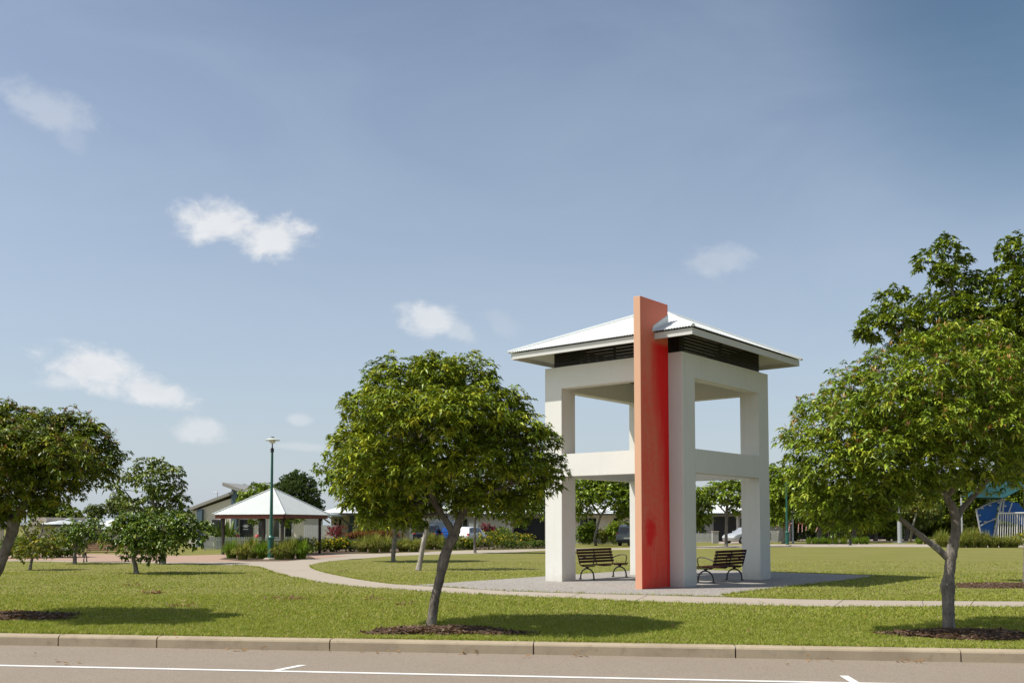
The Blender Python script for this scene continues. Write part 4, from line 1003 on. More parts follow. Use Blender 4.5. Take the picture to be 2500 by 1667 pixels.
# --- centre street tree
Y = 15.68
b = gv(988, 1440)
tree('street_tree', 'round leafy street tree with leaning forked trunk on the verge, left of the tower', b,
     [(b + Vector((0, 0, -.05)), .105)] + chain(Y, (992, 1420, .08), (1000, 1370, .074), (1012, 1320, .074), (1018, 1290, .092), (1030, 1255, .080), (1042, 1232, .094)),
     [chain(Y, (1040, 1236, .06), (1034, 1212, .055), (1014, 1180, .05), (996, 1150, .048), (985, 1115, .042, -.1), (976, 1070, .034, -.2), (960, 1020, .022, -.3)),
      chain(Y, (1044, 1236, .07), (1052, 1205, .066), (1066, 1170, .058, .1), (1080, 1130, .046, .2), (1110, 1070, .045, .3), (1140, 1010, .03, .4)),
      chain(Y, (1066, 1170, .05, .1), (1110, 1140, .035, -.2), (1180, 1110, .025, -.5), (1240, 1080, .015, -.6))],
     [(905, 880, 72, 0), (1000, 868, 68, -.5), (1080, 868, 62, .1), (1010, 885, 75, .8), (1130, 915, 55, -.3), (845, 940, 64, -.1), (812, 1015, 58, .1), (845, 1050, 70, -.9), (900, 960, 85, -1.2), (1000, 960, 95, -1.4),
      (1090, 960, 80, -1.0), (1170, 945, 58, .1), (1185, 1000, 65, -.6), (1235, 1015, 55, 0), (1262, 1075, 44, -.2), (1200, 1080, 65, -.8), (1110, 1060, 85, -1.0), (980, 1070, 85, -1.1), (900, 1110, 75, -.5), (830, 1120, 62, .2),
      (1020, 1000, 110, .9), (900, 1010, 90, .9), (1130, 1030, 85, .9), (1040, 1120, 70, .5), (1150, 1125, 58, .3), (930, 1150, 55, .4), (1265, 1115, 30, -.4), (800, 1075, 40, 0), (870, 1170, 42, .1), (825, 1150, 40, .2), (935, 1180, 36, -.3), (1165, 1160, 45, -.1), (1100, 1155, 40, -.4), (1225, 1130, 38, .1), (990, 1165, 30, .6), (1060, 1170, 30, .8), (850, 1190, 30, .1), (905, 1198, 30, 0), (955, 1200, 22, .2), (880, 1150, 45, .8)],
     Y, 'mango', (.105, .018, 9), 92, 'bark_dark', seed=11, droop=.10, shell=.38, flat=.28)

# --- right street tree
Y = 15.14
b = gv(2180, 1448)
tree('street_tree', 'broad street tree with grey trunk and orange brown flower sprays at the right', b,
     [(b + Vector((0, 0, -.05)), .12)] + chain(Y, (2179, 1430, .092), (2178, 1385, .086), (2177, 1345, .112), (2180, 1320, .078), (2185, 1275, .085), (2192, 1240, .074), (2196, 1205, .072), (2190, 1170, .066), (2172, 1140, .056), (2140, 1105, .044, .2), (2110, 1060, .03, .3)),
     [chain(Y, (2184, 1290, .055), (2160, 1265, .052), (2125, 1238, .046, -.1), (2085, 1205, .04, -.2), (2045, 1170, .036, -.3), (2010, 1120, .03, -.4), (1970, 1060, .022, -.4)),
      chain(Y, (2194, 1205, .06), (2205, 1175, .05, .1), (2235, 1140, .044, .1), (2270, 1100, .036, .2), (2310, 1040, .025, .3)),
      chain(Y, (2172, 1140, .055), (2195, 1115, .045, -.2), (2230, 1060, .034, -.4), (2260, 980, .02, -.5))],
     [(1830, 1010, 48, 0), (1880, 955, 62, 0), (1870, 1040, 65, -.5), (1850, 1100, 48, -.2), (1960, 900, 72, .2), (1950, 980, 80, -.9), (1930, 1070, 75, -.9), (1935, 1145, 58, -.5), (2040, 860, 75, .1), (2050, 930, 90, -1.2), (2030, 1030, 95, -1.2),
      (2020, 1110, 70, -.7), (2130, 815, 70, .1), (2200, 775, 52, 0), (2260, 790, 60, .3), (2160, 880, 95, -1.2), (2150, 980, 100, -1.4), (2140, 1070, 85, -1.0), (2270, 880, 95, -.9), (2330, 850, 70, .2), (2280, 980, 100, -1.2), (2380, 930, 95, -.2),
      (2290, 1060, 80, -.9), (2390, 1040, 95, 0), (2420, 990, 95, .4), (1890, 1180, 45, 0), (1960, 1200, 38, -.2), (1925, 1212, 30, -.4), (1870, 1150, 48, -.4), (2000, 1180, 42, -.5), (2045, 1150, 45, -.6), (2105, 1120, 50, -.7), (2180, 1100, 50, -.8), (2235, 1100, 42, -.4), (2110, 1030, 80, -.2), (2060, 980, 100, 1.0), (2200, 950, 120, 1.1), (2320, 980, 110, 1.0), (1990, 1080, 70, .7), (2330, 1085, 45, .3)],
     Y, 'mango_b', (.10, .017, 9), 74, 'bark_grey', seed=12, droop=.12, flat=.32, shell=.4, extra=(1100, .075, .007, [(.42, .24, .09), (.46, .32, .12), (.34, .17, .07), (.45, .22, .08)]))

# --- left street tree, trunk rising from outside the frame
Y = 17.1
b = gv(-52, 1418)
tree('street_tree', 'dark spreading street tree with bronze top leaves at the left edge', b,
     [(b + Vector((0, 0, -.05)), .13)] + chain(Y, (-45, 1390, .10), (-25, 1345, .09), (0, 1298, .085), (16, 1255, .08), (30, 1215, .095), (40, 1180, .075)),
     [chain(Y, (32, 1210, .08), (8, 1170, .075), (-20, 1120, .06, .2), (-50, 1060, .04, .4)), chain(Y, (40, 1185, .075), (70, 1130, .06, -.2), (110, 1090, .045, -.3), (160, 1050, .03, -.4))],
     [(-60, 975, 75, 0), (0, 955, 50, .1), (45, 975, 52, 0), (105, 985, 58, -.1), (165, 985, 52, 0), (215, 1010, 48, 0), (245, 1050, 42, 0), (225, 1085, 45, -.3), (60, 1030, 75, -1.0), (140, 1050, 75, -1.0), (190, 1080, 55, .6), (-20, 1040, 90, -1.0),
      (20, 1100, 75, -.8), (100, 1110, 65, -.5), (150, 1125, 45, 0), (-60, 1120, 90, -.3), (50, 1160, 48, -.2), (-20, 1175, 60, 0), (90, 1150, 40, .3), (50, 1050, 100, .9), (150, 1060, 75, .9), (-60, 1060, 100, .9), (0, 1200, 32, .2), (-110, 1040, 100, 0)],
     Y, 'mango_l', (.10, .017, 9), 86, 'bark_dark', seed=13, droop=.12, flat=.32, shell=.4, extra=(500, .09, .007, [(.26, .13, .05), (.22, .10, .05)]))

# --- tall tree behind on the right
Y = 27.1
b = gv(2378, 1340)
tree('fig_tree', 'tall dark tree with upswept tufted branches rising behind the right street tree', b,
     [(b + Vector((0, 0, -.1)), .34)] + chain(Y, (2370, 1315, .23), (2368, 1260, .18), (2368, 1190, .16), (2362, 1100, .14), (2355, 1000, .12), (2345, 900, .10)),
     [chain(Y, (2352, 1080, .12), (2300, 960, .10), (2240, 840, .08), (2200, 720, .06), (2175, 610, .03)), chain(Y, (2345, 920, .09), (2340, 800, .07), (2335, 680, .05), (2328, 590, .03)),
      chain(Y, (2300, 960, .08), (2180, 850, .06), (2090, 770, .045), (2020, 740, .03)), chain(Y, (2352, 1050, .1), (2420, 900, .08), (2470, 760, .05))],
     [(2172, 568, 32, 0), (2120, 605, 28, 0), (2190, 600, 36, .3), (2165, 640, 40, -.4), (2215, 655, 48, .3), (2050, 690, 38, 0), (2010, 745, 46, 0), (1990, 770, 32, .4), (2075, 740, 50, -.6), (2140, 720, 55, .5), (2195, 720, 55, -.8), (2250, 680, 48, .2), (2260, 740, 65, -.8),
      (2335, 575, 42, 0), (2320, 630, 48, .3), (2350, 670, 60, -.6), (2400, 620, 60, .4), (2330, 740, 70, .5), (2410, 730, 85, -.6), (2100, 790, 55, .3), (2180, 800, 65, -.4), (2270, 830, 70, .4), (2350, 830, 80, -.8), (2440, 850, 90, 0), (2380, 930, 80, .3), (2300, 920, 70, .8), (2450, 960, 90, .3),
      (2390, 1040, 75, -.3), (2465, 1070, 70, .2), (2400, 1085, 40, .5)],
     Y, 'fig', (.16, .036, 10), 26, 'bark_grey', seed=14, droop=.05, shell=.42, spread=(30, 85), group=None)

# --- fruit trees on the left lawn
tree('fruit_tree', 'thin sparse yellowish fruit tree at the left of the lawn', gp(73, 1391),
     [(gp(73, 1391), .06)] + chain(35.4, (72, 1290, .05), (78, 1265, .045), (82, 1250, .04)), [chain(35.4, (80, 1262, .04), (120, 1255, .03), (160, 1262, .015)), chain(35.4, (80, 1255, .04), (60, 1225, .03), (50, 1205, .015)), chain(35.4, (82, 1255, .04), (95, 1225, .03), (100, 1200, .015))],
     [(50, 1215, 24, 0), (75, 1240, 30, .3), (100, 1250, 32, -.4), (125, 1262, 26, 0), (45, 1258, 26, 0), (95, 1222, 28, .4), (60, 1270, 24, -.4), (130, 1235, 22, .3)], 35.4, 'sparse', (.12, .034, 6), 17, 'bark_grey', 'leaf_matt', 21, 'fruit trees on the left lawn', droop=.3, shell=.3, twigs=2.5)
tree('fruit_tree', 'small spreading fruit tree beside the reddish bench', gp(183, 1376),
     [(gp(183, 1376), .09)] + chain(40.9, (172, 1275, .075), (174, 1258, .07)), [chain(40.9, (173, 1262, .05), (150, 1245, .04), (130, 1235, .02)), chain(40.9, (174, 1258, .06), (195, 1250, .045), (220, 1245, .02)), chain(40.9, (174, 1258, .05), (172, 1235, .04), (170, 1220, .02))],
     [(172, 1215, 28, 0), (145, 1230, 26, .3), (200, 1225, 30, -.3), (225, 1235, 26, .2), (130, 1245, 22, 0), (185, 1240, 26, .5), (160, 1245, 24, -.5), (215, 1205, 24, .4)], 40.9, 'citrus', (.12, .036, 7), 26, 'bark_grey', 'leaf', 22, 'fruit trees on the left lawn', droop=.25, shell=.35, twigs=1.5)
tree('fruit_tree', 'dense low round fruit tree on the left lawn, foremost of the fruit trees', gp(333, 1400),
     [(gp(333, 1400), .09)] + chain(32.7, (311, 1300, .078), (306, 1280, .07), (305, 1262, .06)), [chain(32.7, (306, 1278, .05), (345, 1250, .04), (400, 1235, .02)), chain(32.7, (305, 1265, .05), (285, 1240, .04), (270, 1225, .02))],
     [(300, 1200, 34, 0), (345, 1195, 34, .2), (270, 1225, 32, 0), (320, 1235, 42, -.6), (375, 1215, 40, -.2), (425, 1205, 32, 0), (460, 1215, 26, .2), (445, 1238, 26, -.2), (385, 1250, 38, -.5), (330, 1265, 30, -.3), (290, 1260, 26, 0), (355, 1280, 22, 0), (400, 1190, 26, .3), (410, 1225, 36, .6), (300, 1215, 40, .6), (350, 1240, 40, .7), (480, 1222, 16, 0), (250, 1245, 18, 0)],
     32.7, 'citrus', (.11, .034, 8), 34, 'bark_grey', 'leaf', 23, 'fruit trees on the left lawn', droop=.25, shell=.5)
tree('fruit_tree', 'tall open crowned tree rising behind the round fruit tree', gp(397, 1377),
     [(gp(397, 1377), .15)] + chain(40.5, (374, 1270, .12), (372, 1230, .11), (360, 1190, .09), (350, 1150, .07), (345, 1110, .05)), [chain(40.5, (362, 1195, .06), (320, 1165, .05), (285, 1125, .02)), chain(40.5, (352, 1160, .05), (390, 1130, .04), (400, 1105, .02))],
     [(330, 1075, 28, 0), (362, 1070, 28, .3), (395, 1090, 30, 0), (300, 1100, 26, .2), (350, 1105, 36, -.6), (405, 1120, 26, .2), (370, 1140, 40, -.3), (415, 1155, 26, 0), (335, 1160, 32, .4), (275, 1145, 22, 0), (300, 1165, 26, -.3), (385, 1175, 34, 0), (265, 1120, 18, .2), (425, 1180, 18, 0), (350, 1190, 34, .3)],
     40.5, 'olive', (.14, .042, 7), 21, 'bark_grey', 'leaf', 24, 'fruit trees on the left lawn', droop=.35, shell=.4)

# --- pale trunked trees behind the centre tree
tree('park_tree', 'slim grey trunked tree in the inner lawn, left behind the centre tree', gp(962, 1371),
     [(gp(962, 1371), .13)] + chain(43.1, (903, 1280, .10), (906, 1240, .095), (911, 1200, .09), (915, 1175, .08)), [chain(43.1, (912, 1195, .06), (940, 1165, .05), (960, 1140, .03)), chain(43.1, (913, 1185, .06), (870, 1150, .05), (800, 1110, .04), (750, 1085, .02))],
     [(735, 1078, 14, 0), (765, 1050, 20, 0), (760, 1110, 20, .3), (775, 1085, 24, 0), (800, 1120, 34, 0), (840, 1150, 36, -.5), (890, 1140, 45, -.7), (880, 1090, 60, 0), (940, 1120, 50, .5), (830, 1080, 45, .6), (920, 1170, 34, -.3), (860, 1175, 28, .3), (960, 1175, 30, .2)],
     43.1, 'bright', (.17, .045, 7), 18, 'bark_grey', 'leaf', 31, 'pale trunked trees in the inner lawn', droop=.35, shell=.45)
tree('park_tree', 'white barked leaning tree in the inner lawn, close behind the centre trunk', gp(1021, 1392),
     [(gp(1021, 1392), .12)] + chain(35.1, (965, 1290, .09), (972, 1250, .085), (980, 1215, .085), (985, 1190, .065), (990, 1150, .045), (992, 1110, .03)), [chain(35.1, (981, 1205, .07), (966, 1180, .06), (950, 1140, .03))],
     [(980, 1090, 60, .3), (930, 1110, 45, .4), (1040, 1100, 50, .4), (990, 1140, 36, 0)], 35.1, 'bright', (.15, .04, 7), 18, 'bark_pale', 'leaf', 32, 'pale trunked trees in the inner lawn', droop=.35, shell=.45)
tree('park_tree', 'thin straight trunked tree beside the grey meter cabinet', gp(1160, 1350),
     [(gp(1160, 1350), .085)] + chain(56.1, (1090, 1235, .07), (1091, 1195, .065), (1092, 1165, .06)), [chain(56.1, (1091, 1195, .05), (1120, 1165, .04), (1170, 1150, .02)), chain(56.1, (1091, 1185, .05), (1065, 1160, .04), (1045, 1150, .02))],
     [(1090, 1140, 40, 0), (1130, 1150, 36, .4), (1170, 1160, 32, -.4), (1205, 1165, 30, .2), (1235, 1150, 28, 0), (1215, 1130, 34, .6), (1060, 1160, 28, 0), (1160, 1180, 24, .3), (1195, 1195, 20, 0), (1240, 1175, 22, -.3)], 56.1, 'fig', (.20, .06, 7), 13, 'bark_grey', 'leaf', 33, 'pale trunked trees in the inner lawn', simple=True, droop=.35, shell=.4)

# --- trees beyond the tower
g_far = 'trees along the side street'
tree('street_tree', 'forked tree seen between the left columns of the tower, above the left bench', gp(1455, 1331.5),
     [(gp(1455, 1331.5), .13)] + chain(75.6, (1366, 1235, .09), (1372, 1210, .085), (1378, 1190, .085), (1383, 1178, .075)), [chain(75.6, (1380, 1185, .09), (1362, 1160, .07), (1345, 1140, .04)), chain(75.6, (1383, 1180, .09), (1395, 1160, .08), (1410, 1135, .04))],
     [(1335, 1120, 30, 0), (1365, 1110, 30, .5), (1400, 1108, 32, 0), (1435, 1115, 30, .5), (1460, 1130, 30, 0), (1330, 1150, 26, -.5), (1365, 1140, 28, -.8), (1400, 1140, 30, -.8), (1440, 1150, 30, -.5), (1340, 1175, 20, 0), (1450, 1180, 26, 0), (1470, 1160, 24, .5), (1430, 1170, 20, 0), (1300, 1130, 26, 0)],
     75.6, 'bright', (.22, .07, 7), 15, 'bark_grey', 'leaf', 41, g_far, simple=True, droop=.15, shell=.4)
tree('street_tree', 'flat layered tree seen between the right columns of the tower, beside the silver sedan', gp(1773, 1334),
     [(gp(1773, 1334), .15)] + chain(72.8, (1668, 1225, .11), (1669, 1190, .13), (1670, 1165, .11), (1672, 1140, .08)), [chain(72.8, (1669, 1180, .06), (1645, 1155, .05), (1620, 1140, .03)), chain(72.8, (1670, 1172, .06), (1695, 1150, .05), (1715, 1140, .03))],
     [(1610, 1135, 28, 0, .5), (1650, 1120, 28, .5, .5), (1690, 1115, 28, 0, .5), (1725, 1125, 28, .3, .5), (1630, 1150, 24, -.6, .5), (1670, 1140, 26, -.8, .5), (1710, 1148, 26, -.4, .5), (1680, 1158, 18, .4, .5), (1690, 1175, 13, 0, .7)],
     72.8, 'bright', (.22, .07, 7), 15, 'bark_grey', 'leaf', 42, g_far, simple=True, droop=.1, shell=.35)
tree('street_tree', 'drooping dark tree close right of the front column, over the low fence', gv(1590, 1258),
     [(gv(1590, 1258), .2)] + chain(70, (1592, 1220, .15), (1595, 1180, .12)), [], [(1590, 1150, 30, 0), (1615, 1165, 24, .3), (1620, 1190, 18, -.2), (1610, 1205, 14, 0), (1580, 1190, 26, 0), (1570, 1160, 30, 0)], 70, 'fig', (.22, .065, 7), 13, 'bark_grey', 'leaf', 43, g_far, simple=True, droop=.5, shell=.4)
far_specs = [
    ('broad bright tree over the far green lamp, just right of the tower', 1800, 84, [(1790, 1095, 34, 0), (1820, 1110, 36, .5), (1790, 1130, 34, -.5), (1835, 1140, 34, 0), (1800, 1165, 30, 0), (1775, 1150, 28, .3), (1780, 1185, 22, 0)], 'bright'),
    ('dark tree over the candy canes at the far side of the lawn', 1880, 88, [(1860, 1130, 36, 0), (1890, 1150, 36, .5), (1850, 1165, 32, -.5), (1905, 1175, 32, 0), (1875, 1185, 30, 0), (1930, 1150, 34, .4)], 'fig'),
    ('shady tree behind the staked sapling', 1960, 90, [(1960, 1130, 38, 0), (1990, 1150, 36, .5), (1940, 1170, 32, -.3), (1985, 1185, 30, 0), (2015, 1170, 34, .4)], 'fig'),
    ('loose olive tree behind the thick grey pole', 2080, 100, [(2060, 1140, 38, 0), (2100, 1130, 40, .5), (2080, 1170, 34, -.5), (2120, 1165, 34, .3), (2050, 1175, 30, 0), (2110, 1190, 26, 0)], 'olive'),
    ('green tree left of the blue climbing wall', 2200, 108, [(2180, 1120, 40, 0), (2220, 1130, 40, .5), (2200, 1165, 34, -.5), (2240, 1170, 34, .3), (2160, 1165, 34, 0), (2260, 1140, 40, 0)], 'fig'),
    ('low crowned dark tree just right of the dark bollard', 2010, 97, [(1990, 1190, 34, 0), (2030, 1195, 34, .5), (2010, 1165, 36, -.5), (2045, 1215, 24, 0), (1975, 1215, 24, 0)], 'fig'),
    ('low crowned tree in the gap left of the big grey trunk', 2140, 112, [(2130, 1190, 34, 0), (2165, 1195, 32, .5), (2145, 1215, 26, 0), (2110, 1205, 26, 0)], 'fig'),
    ('low crowned tree right behind the big grey trunk', 2235, 114, [(2220, 1195, 32, 0), (2255, 1195, 32, .5), (2240, 1215, 26, 0), (2270, 1215, 24, 0)], 'fig'),
    ('wide dark tree filling the gap above the thick grey pole', 2060, 120, [(1990, 1150, 44, 0), (2050, 1140, 46, .5), (2110, 1150, 44, -.5), (2030, 1190, 40, 0), (2090, 1195, 40, .3), (1960, 1190, 36, 0), (2150, 1180, 36, 0)], 'fig'),
    ('dense dark tree behind the far green street lamp', 1815, 98, [(1800, 1180, 34, 0), (1840, 1190, 34, .5), (1870, 1205, 28, 0), (1820, 1210, 26, .3)], 'fig'),
    ('dark tree behind the teal shade sail at the right edge', 2330, 118, [(2300, 1110, 44, 0), (2350, 1120, 48, .5), (2320, 1160, 40, -.5), (2390, 1140, 50, .3), (2280, 1170, 34, 0)], 'fig'),
]
for i, (lb, px, Y, lo, pl) in enumerate(far_specs):
    bx = Vector((X_at(px * K, Y), Y, 0))
    tree('shade_tree', lb, bx, [(bx, .24), (bx + Vector((.1, 0, 1.4)), .19), (bx + Vector((0, .1, 3.0)), .13)], [], lo, Y, pl, (.30, .10, 7), 9, 'bark_grey', 'leaf', 50 + i, 'shade trees beyond the lawn', simple=True, droop=.3, shell=.35, bottom=.6)
# behind the shelter and on the left
c_y = 84
bx = Vector((X_at(682 * K, c_y), c_y, 0))
tree('conifer_tree', 'tall dense dark conical tree behind the shelter roof', bx, [(bx, .3), (bx + Vector((0, 0, 3)), .2)], [], [(682, 1112, 20, 0, 1.3), (665, 1120, 20, .4, 1.2), (700, 1125, 22, .3, 1.3), (650, 1135, 22, 0, 1.2), (680, 1145, 32, -.8, 1.1), (712, 1150, 22, 0, 1.3), (640, 1160, 26, 0), (700, 1175, 32, -.3), (670, 1185, 36, -.5), (722, 1180, 18, 0, 1.3), (620, 1140, 18, 1), (590, 1128, 18, 2), (565, 1130, 14, 2)], c_y, 'conifer', (.24, .06, 8), 22, 'bark_grey', 'leaf_matt', 60, None, simple=True, droop=-.5, shell=.5, spread=(10, 60), twigs=.5)
bx = Vector((X_at(622 * K, 65), 65, 0))
tree('garden_tree', 'light green garden tree in front of the butterfly house, seen over the shelter', bx, [(bx, .1), (bx + Vector((.1, 0, 1.2)), .09), (bx + Vector((.3, 0, 2.0)), .07)], [], [(590, 1130, 20, 0), (565, 1140, 18, .3), (615, 1125, 18, 0), (560, 1155, 14, -.3), (600, 1150, 22, -.4), (640, 1150, 20, .3), (625, 1175, 24, 0), (590, 1185, 20, 0), (650, 1190, 22, 0), (680, 1190, 16, .3)], 65, 'bright', (.2, .06, 7), 15, 'bark_pale', 'leaf', 61, None, simple=True, droop=.2, shell=.35)
for i, (lb, px, Y, lo, pl) in enumerate([
    ('bronze tinged tree beside the small white roof at far left', 140, 84, [(110, 1170, 26, 0), (140, 1180, 26, .4), (165, 1190, 22, 0), (125, 1195, 26, -.3), (150, 1208, 22, 0), (95, 1190, 22, 0)], 'olive'),
    ('distant round tree left of the far white roof', 225, 150, [(210, 1172, 14, 0), (228, 1170, 14, .5), (220, 1182, 16, 0)], 'far'),
    ('distant taller tree above the far white roof', 265, 150, [(258, 1158, 14, 0), (272, 1152, 15, .5), (284, 1165, 14, 0), (262, 1172, 15, 0)], 'far'),
    ('distant dark tree behind the pale trees left of the long house', 1150, 108, [(1130, 1195, 16, 0), (1150, 1190, 18, 0), (1168, 1196, 15, 0)], 'far')]):
    bx = Vector((X_at(px * K, Y), Y, 0))
    tree('background_tree', lb, bx, [(bx, .22), (bx + Vector((.1, 0, 1.5)), .17), (bx + Vector((0, 0, 2.6)), .12)], [], lo, Y, pl, (.28, .10, 7), 10, 'bark_grey', 'leaf_matt', 70 + i, 'trees far behind the houses', simple=True, droop=.2, shell=.35, bottom=.6)
# young staked tree
b = gp(2032, 1325)
tree('young_tree', 'young thin tree tied between hardwood stakes at the far garden bed', b, [(b, .06), (b + Vector((.05, 0, 1.5)), .045), (b + Vector((.1, 0, 2.6)), .03)], [], [(1912, 1190, 12, 0), (1920, 1175, 12, 0), (1905, 1178, 10, 0)], 87, 'olive', (.2, .05, 6), 8, 'bark_pale', 'leaf', 79, None, simple=True, shell=.3)
for i, (px, lean, lb) in enumerate(((2027, -.25, 'leaning hardwood stake left of the young tree'), (2041, .02, 'upright hardwood stake right of the young tree'))):
    q = gp(px, 1325); t = thing('tree_stake', lb, 'stake', q, 0, 'stakes holding the young tree')
    m_ = MB(); m_.bar((0, 0, 0), (lean, 0, 1.45), .06, .06); m_.bar((lean, 0, 1.45), (lean * 1.04, 0, 1.52), .035, .035); m_.build('shaft', M['stake'], t)
# pale twisted young tree by the playground
b = gp(2222, 1322)
tree('young_tree', 'young pale trunked tree with yellow green leaves left of the big trunk', b, [(b, .12)] + chain(92, (2096, 1210, .09), (2104, 1180, .07), (2106, 1160, .05)), [], [(2095, 1165, 20, 0), (2120, 1172, 20, .2), (2075, 1172, 18, 0), (2105, 1155, 18, .4), (2140, 1170, 18, 0)], 92, 'sparse', (.24, .06, 7), 7, 'bark_pale', 'leaf', 80, None, simple=True, shell=.3, twigs=1.5)


# --- shrubs, tussocks and hedges
def shrub(name, label, base, size, pal, leaf, n, seed, group=None, flowers=None, matl='leaf_matt', droop=.1, cat='shrub', k=7, spread=(20, 90)):
    rs = np.random.RandomState(seed); t = thing(name, label, cat, base, 0, group); rx, ry, rz = size
    st = MB(); rg = random.Random(seed)
    for _ in range(5): st.tube([(rg.uniform(-.2, .2) * rx, rg.uniform(-.2, .2) * ry, 0), (rg.uniform(-.5, .5) * rx, rg.uniform(-.5, .5) * ry, rz * .9)], [.018, .008], 5)
    st.build('stem', M['bark_grey'], t)
    lob = [((rs.uniform(-.6, .6) * rx, rs.uniform(-.6, .6) * ry, rz * rs.uniform(.45, .75)), (rx * rs.uniform(.35, .6), ry * rs.uniform(.35, .6), rz * rs.uniform(.3, .45))) for _ in range(7)] + [((0, 0, rz * .45), (rx * .8, ry * .8, rz * .45))]
    area = sum((r[0] * r[2] + r[0] * r[1] + r[1] * r[2]) * 4.19 for _, r in lob)
    C, A = sample_crown(lob, n / area, rs, .45, .8, .5); C[:, 2] = np.abs(C[:, 2])
    V, F, c = leaf_arrays(C, A, k, leaf[0], leaf[1], rs, spread, droop, .12, PAL[pal], simple=True)
    np_mesh('foliage', V, F, M[matl], t, c)
    if flowers:
        idx = rs.choice(len(C), int(len(C) * flowers[0]), replace=False); idx = idx[C[idx][:, 2] > rz * .35]
        V, F, c = leaf_arrays(C[idx] + A[idx] * leaf[0] * .8, A[idx], 5, flowers[1], flowers[1] * .42, rs, (50, 90), -.1, 0, palette(flowers[2], [1] * len(flowers[2])), simple=True)
        np_mesh('flowers', V, F, M['leaf_matt'], t, c)
    return t


def tussock(name, label, base, r, h, pal, n, seed, group=None, width=.012, cat='grass plant', matl='blade'):
    rs = np.random.RandomState(seed); t = thing(name, label, cat, base, 0, group)
    a = rs.uniform(0, 2 * np.pi, n); br = np.sqrt(rs.uniform(0, 1, n)) * r * .35; out = rs.uniform(.15, 1.0, n) ** .8
    ln = h * 1.35 * rs.uniform(.7, 1.25, n); seg = 5; d = np.stack([np.cos(a), np.sin(a)], 1); sd_ = np.stack([-np.sin(a), np.cos(a)], 1)
    rows = []
    for j in range(seg):
        u = j / (seg - 1); rr = br + (r * out) * (u ** 1.5) * .9; z = ln * (u * (1.0) - out * .75 * u ** 2.6)
        c = np.concatenate([d * rr[:, None], np.maximum(z, .01)[:, None]], 1); w = width * (1 - u ** 2 * .92); s3 = np.concatenate([sd_ * w, np.zeros((n, 1))], 1)
        rows += [c - s3, c + s3]
    V = np.stack(rows, 1).reshape(-1, 3); o = (np.arange(n) * seg * 2)[:, None]
    F = np.concatenate([o + [2 * j, 2 * j + 1, 2 * j + 3, 2 * j + 2] for j in range(seg - 1)], 1).reshape(-1, 4)
    c = np.repeat(PAL[pal](n, 1, rs), seg * 2, 0)
    np_mesh('blades', V, F, M[matl], t, c)
    return t
gtus = 'strappy tussocks in front of the shelter'
for i, (px, py, r, h, lb) in enumerate(((565, 1363, .62, .85, 'bright green strappy tussock at the left end in front of the shelter'), (592, 1366, .6, .75, 'green strappy tussock, second from the left in front of the shelter'), (615, 1363, .62, .92, 'tall strappy tussock with pale tips, third from the left before the shelter'), (640, 1364, .6, .78, 'strappy tussock just left of the street lamp base'),
                                       (682, 1366, .62, .78, 'strappy tussock just right of the street lamp base'), (707, 1364, .65, .92, 'tall pale tipped tussock in the right hand clump before the shelter'), (735, 1364, .62, .82, 'dark green tussock at the right end before the shelter'), (660, 1359, .55, .7, 'low tussock hidden behind the street lamp base'))):
    tussock('grass_tussock', lb, gp(px, py), r, h, 'straw' if i % 3 else 'lush', 700, 100 + i, gtus, .013)
gbed = 'strappy plants along the garden bed'
bedpts = [(885, 1347, .75, .85, 'strappy bed plant right of the yellow bushes, leftmost of the row'), (912, 1349, .8, 1.0, 'tall strappy bed plant left of the slim grey trunk'), (940, 1347, .8, .9, 'strappy bed plant just left of the slim grey trunk'), (985, 1346, .8, .75, 'low strappy bed plant between slim grey trunk and white barked tree'), (1010, 1347, .75, .72, 'low strappy bed plant beside the white barked trunk'), (1048, 1341, .8, 1.0, 'tall dark strappy plant between the white trunk and the centre trunk'), (1072, 1341, .8, .85, 'dark strappy plant just left of the centre trunk')]
for i, (px, py, r, h, lb) in enumerate(bedpts): tussock('grass_tussock', lb, gp(px, py), r, h, 'straw', 900, 120 + i, gbed, .014)
YF = (.13, .085, [(.62, .42, .015), (.70, .50, .03), (.55, .36, .01)])
gy = 'yellow flowering bushes'; YF = (.13, .085, [(.55, .40, .02), (.48, .38, .03), (.42, .34, .02)])
for i, (px, py, s, lb, fl) in enumerate((((742, 1352, (1.3, .8, .95), 'yellow flowering bush right behind the shelter post', .5)), (790, 1347, (1.25, .8, .78), 'yellow flowering bush at the left end of the garden bed', .4), (815, 1347, (1.1, .8, .82), 'yellow flowering bush with dense blooms right of the shelter', .5), (850, 1346, (1.1, .8, .72), 'half green flowering bush beside the strappy plants', .22),
                                         (1128, 1341, (1.1, .8, .82), 'yellow flowering bush just right of the centre trunk', .35), (1155, 1341, (1.0, .8, .72), 'small yellow flowering bush under the meter cabinet', .22), (1192, 1341, (1.25, .9, 1.15), 'tallest yellow flowering bush right of the meter cabinet', .55), (1242, 1335, (.9, .8, .95), 'yellow flowering bush left before the dark garage', .5), (1272, 1335, (1.1, .8, .98), 'yellow flowering bush right before the dark garage', .5), (2492, 1332, (1.4, .9, 1.0), 'yellow flowering bush at the right edge by the playground', .6))):
    shrub('flowering_bush', lb, gp(px, py), s, 'yellow', (.10, .03), 420, 140 + i, gy, (fl * .55, .085, YF[2]))
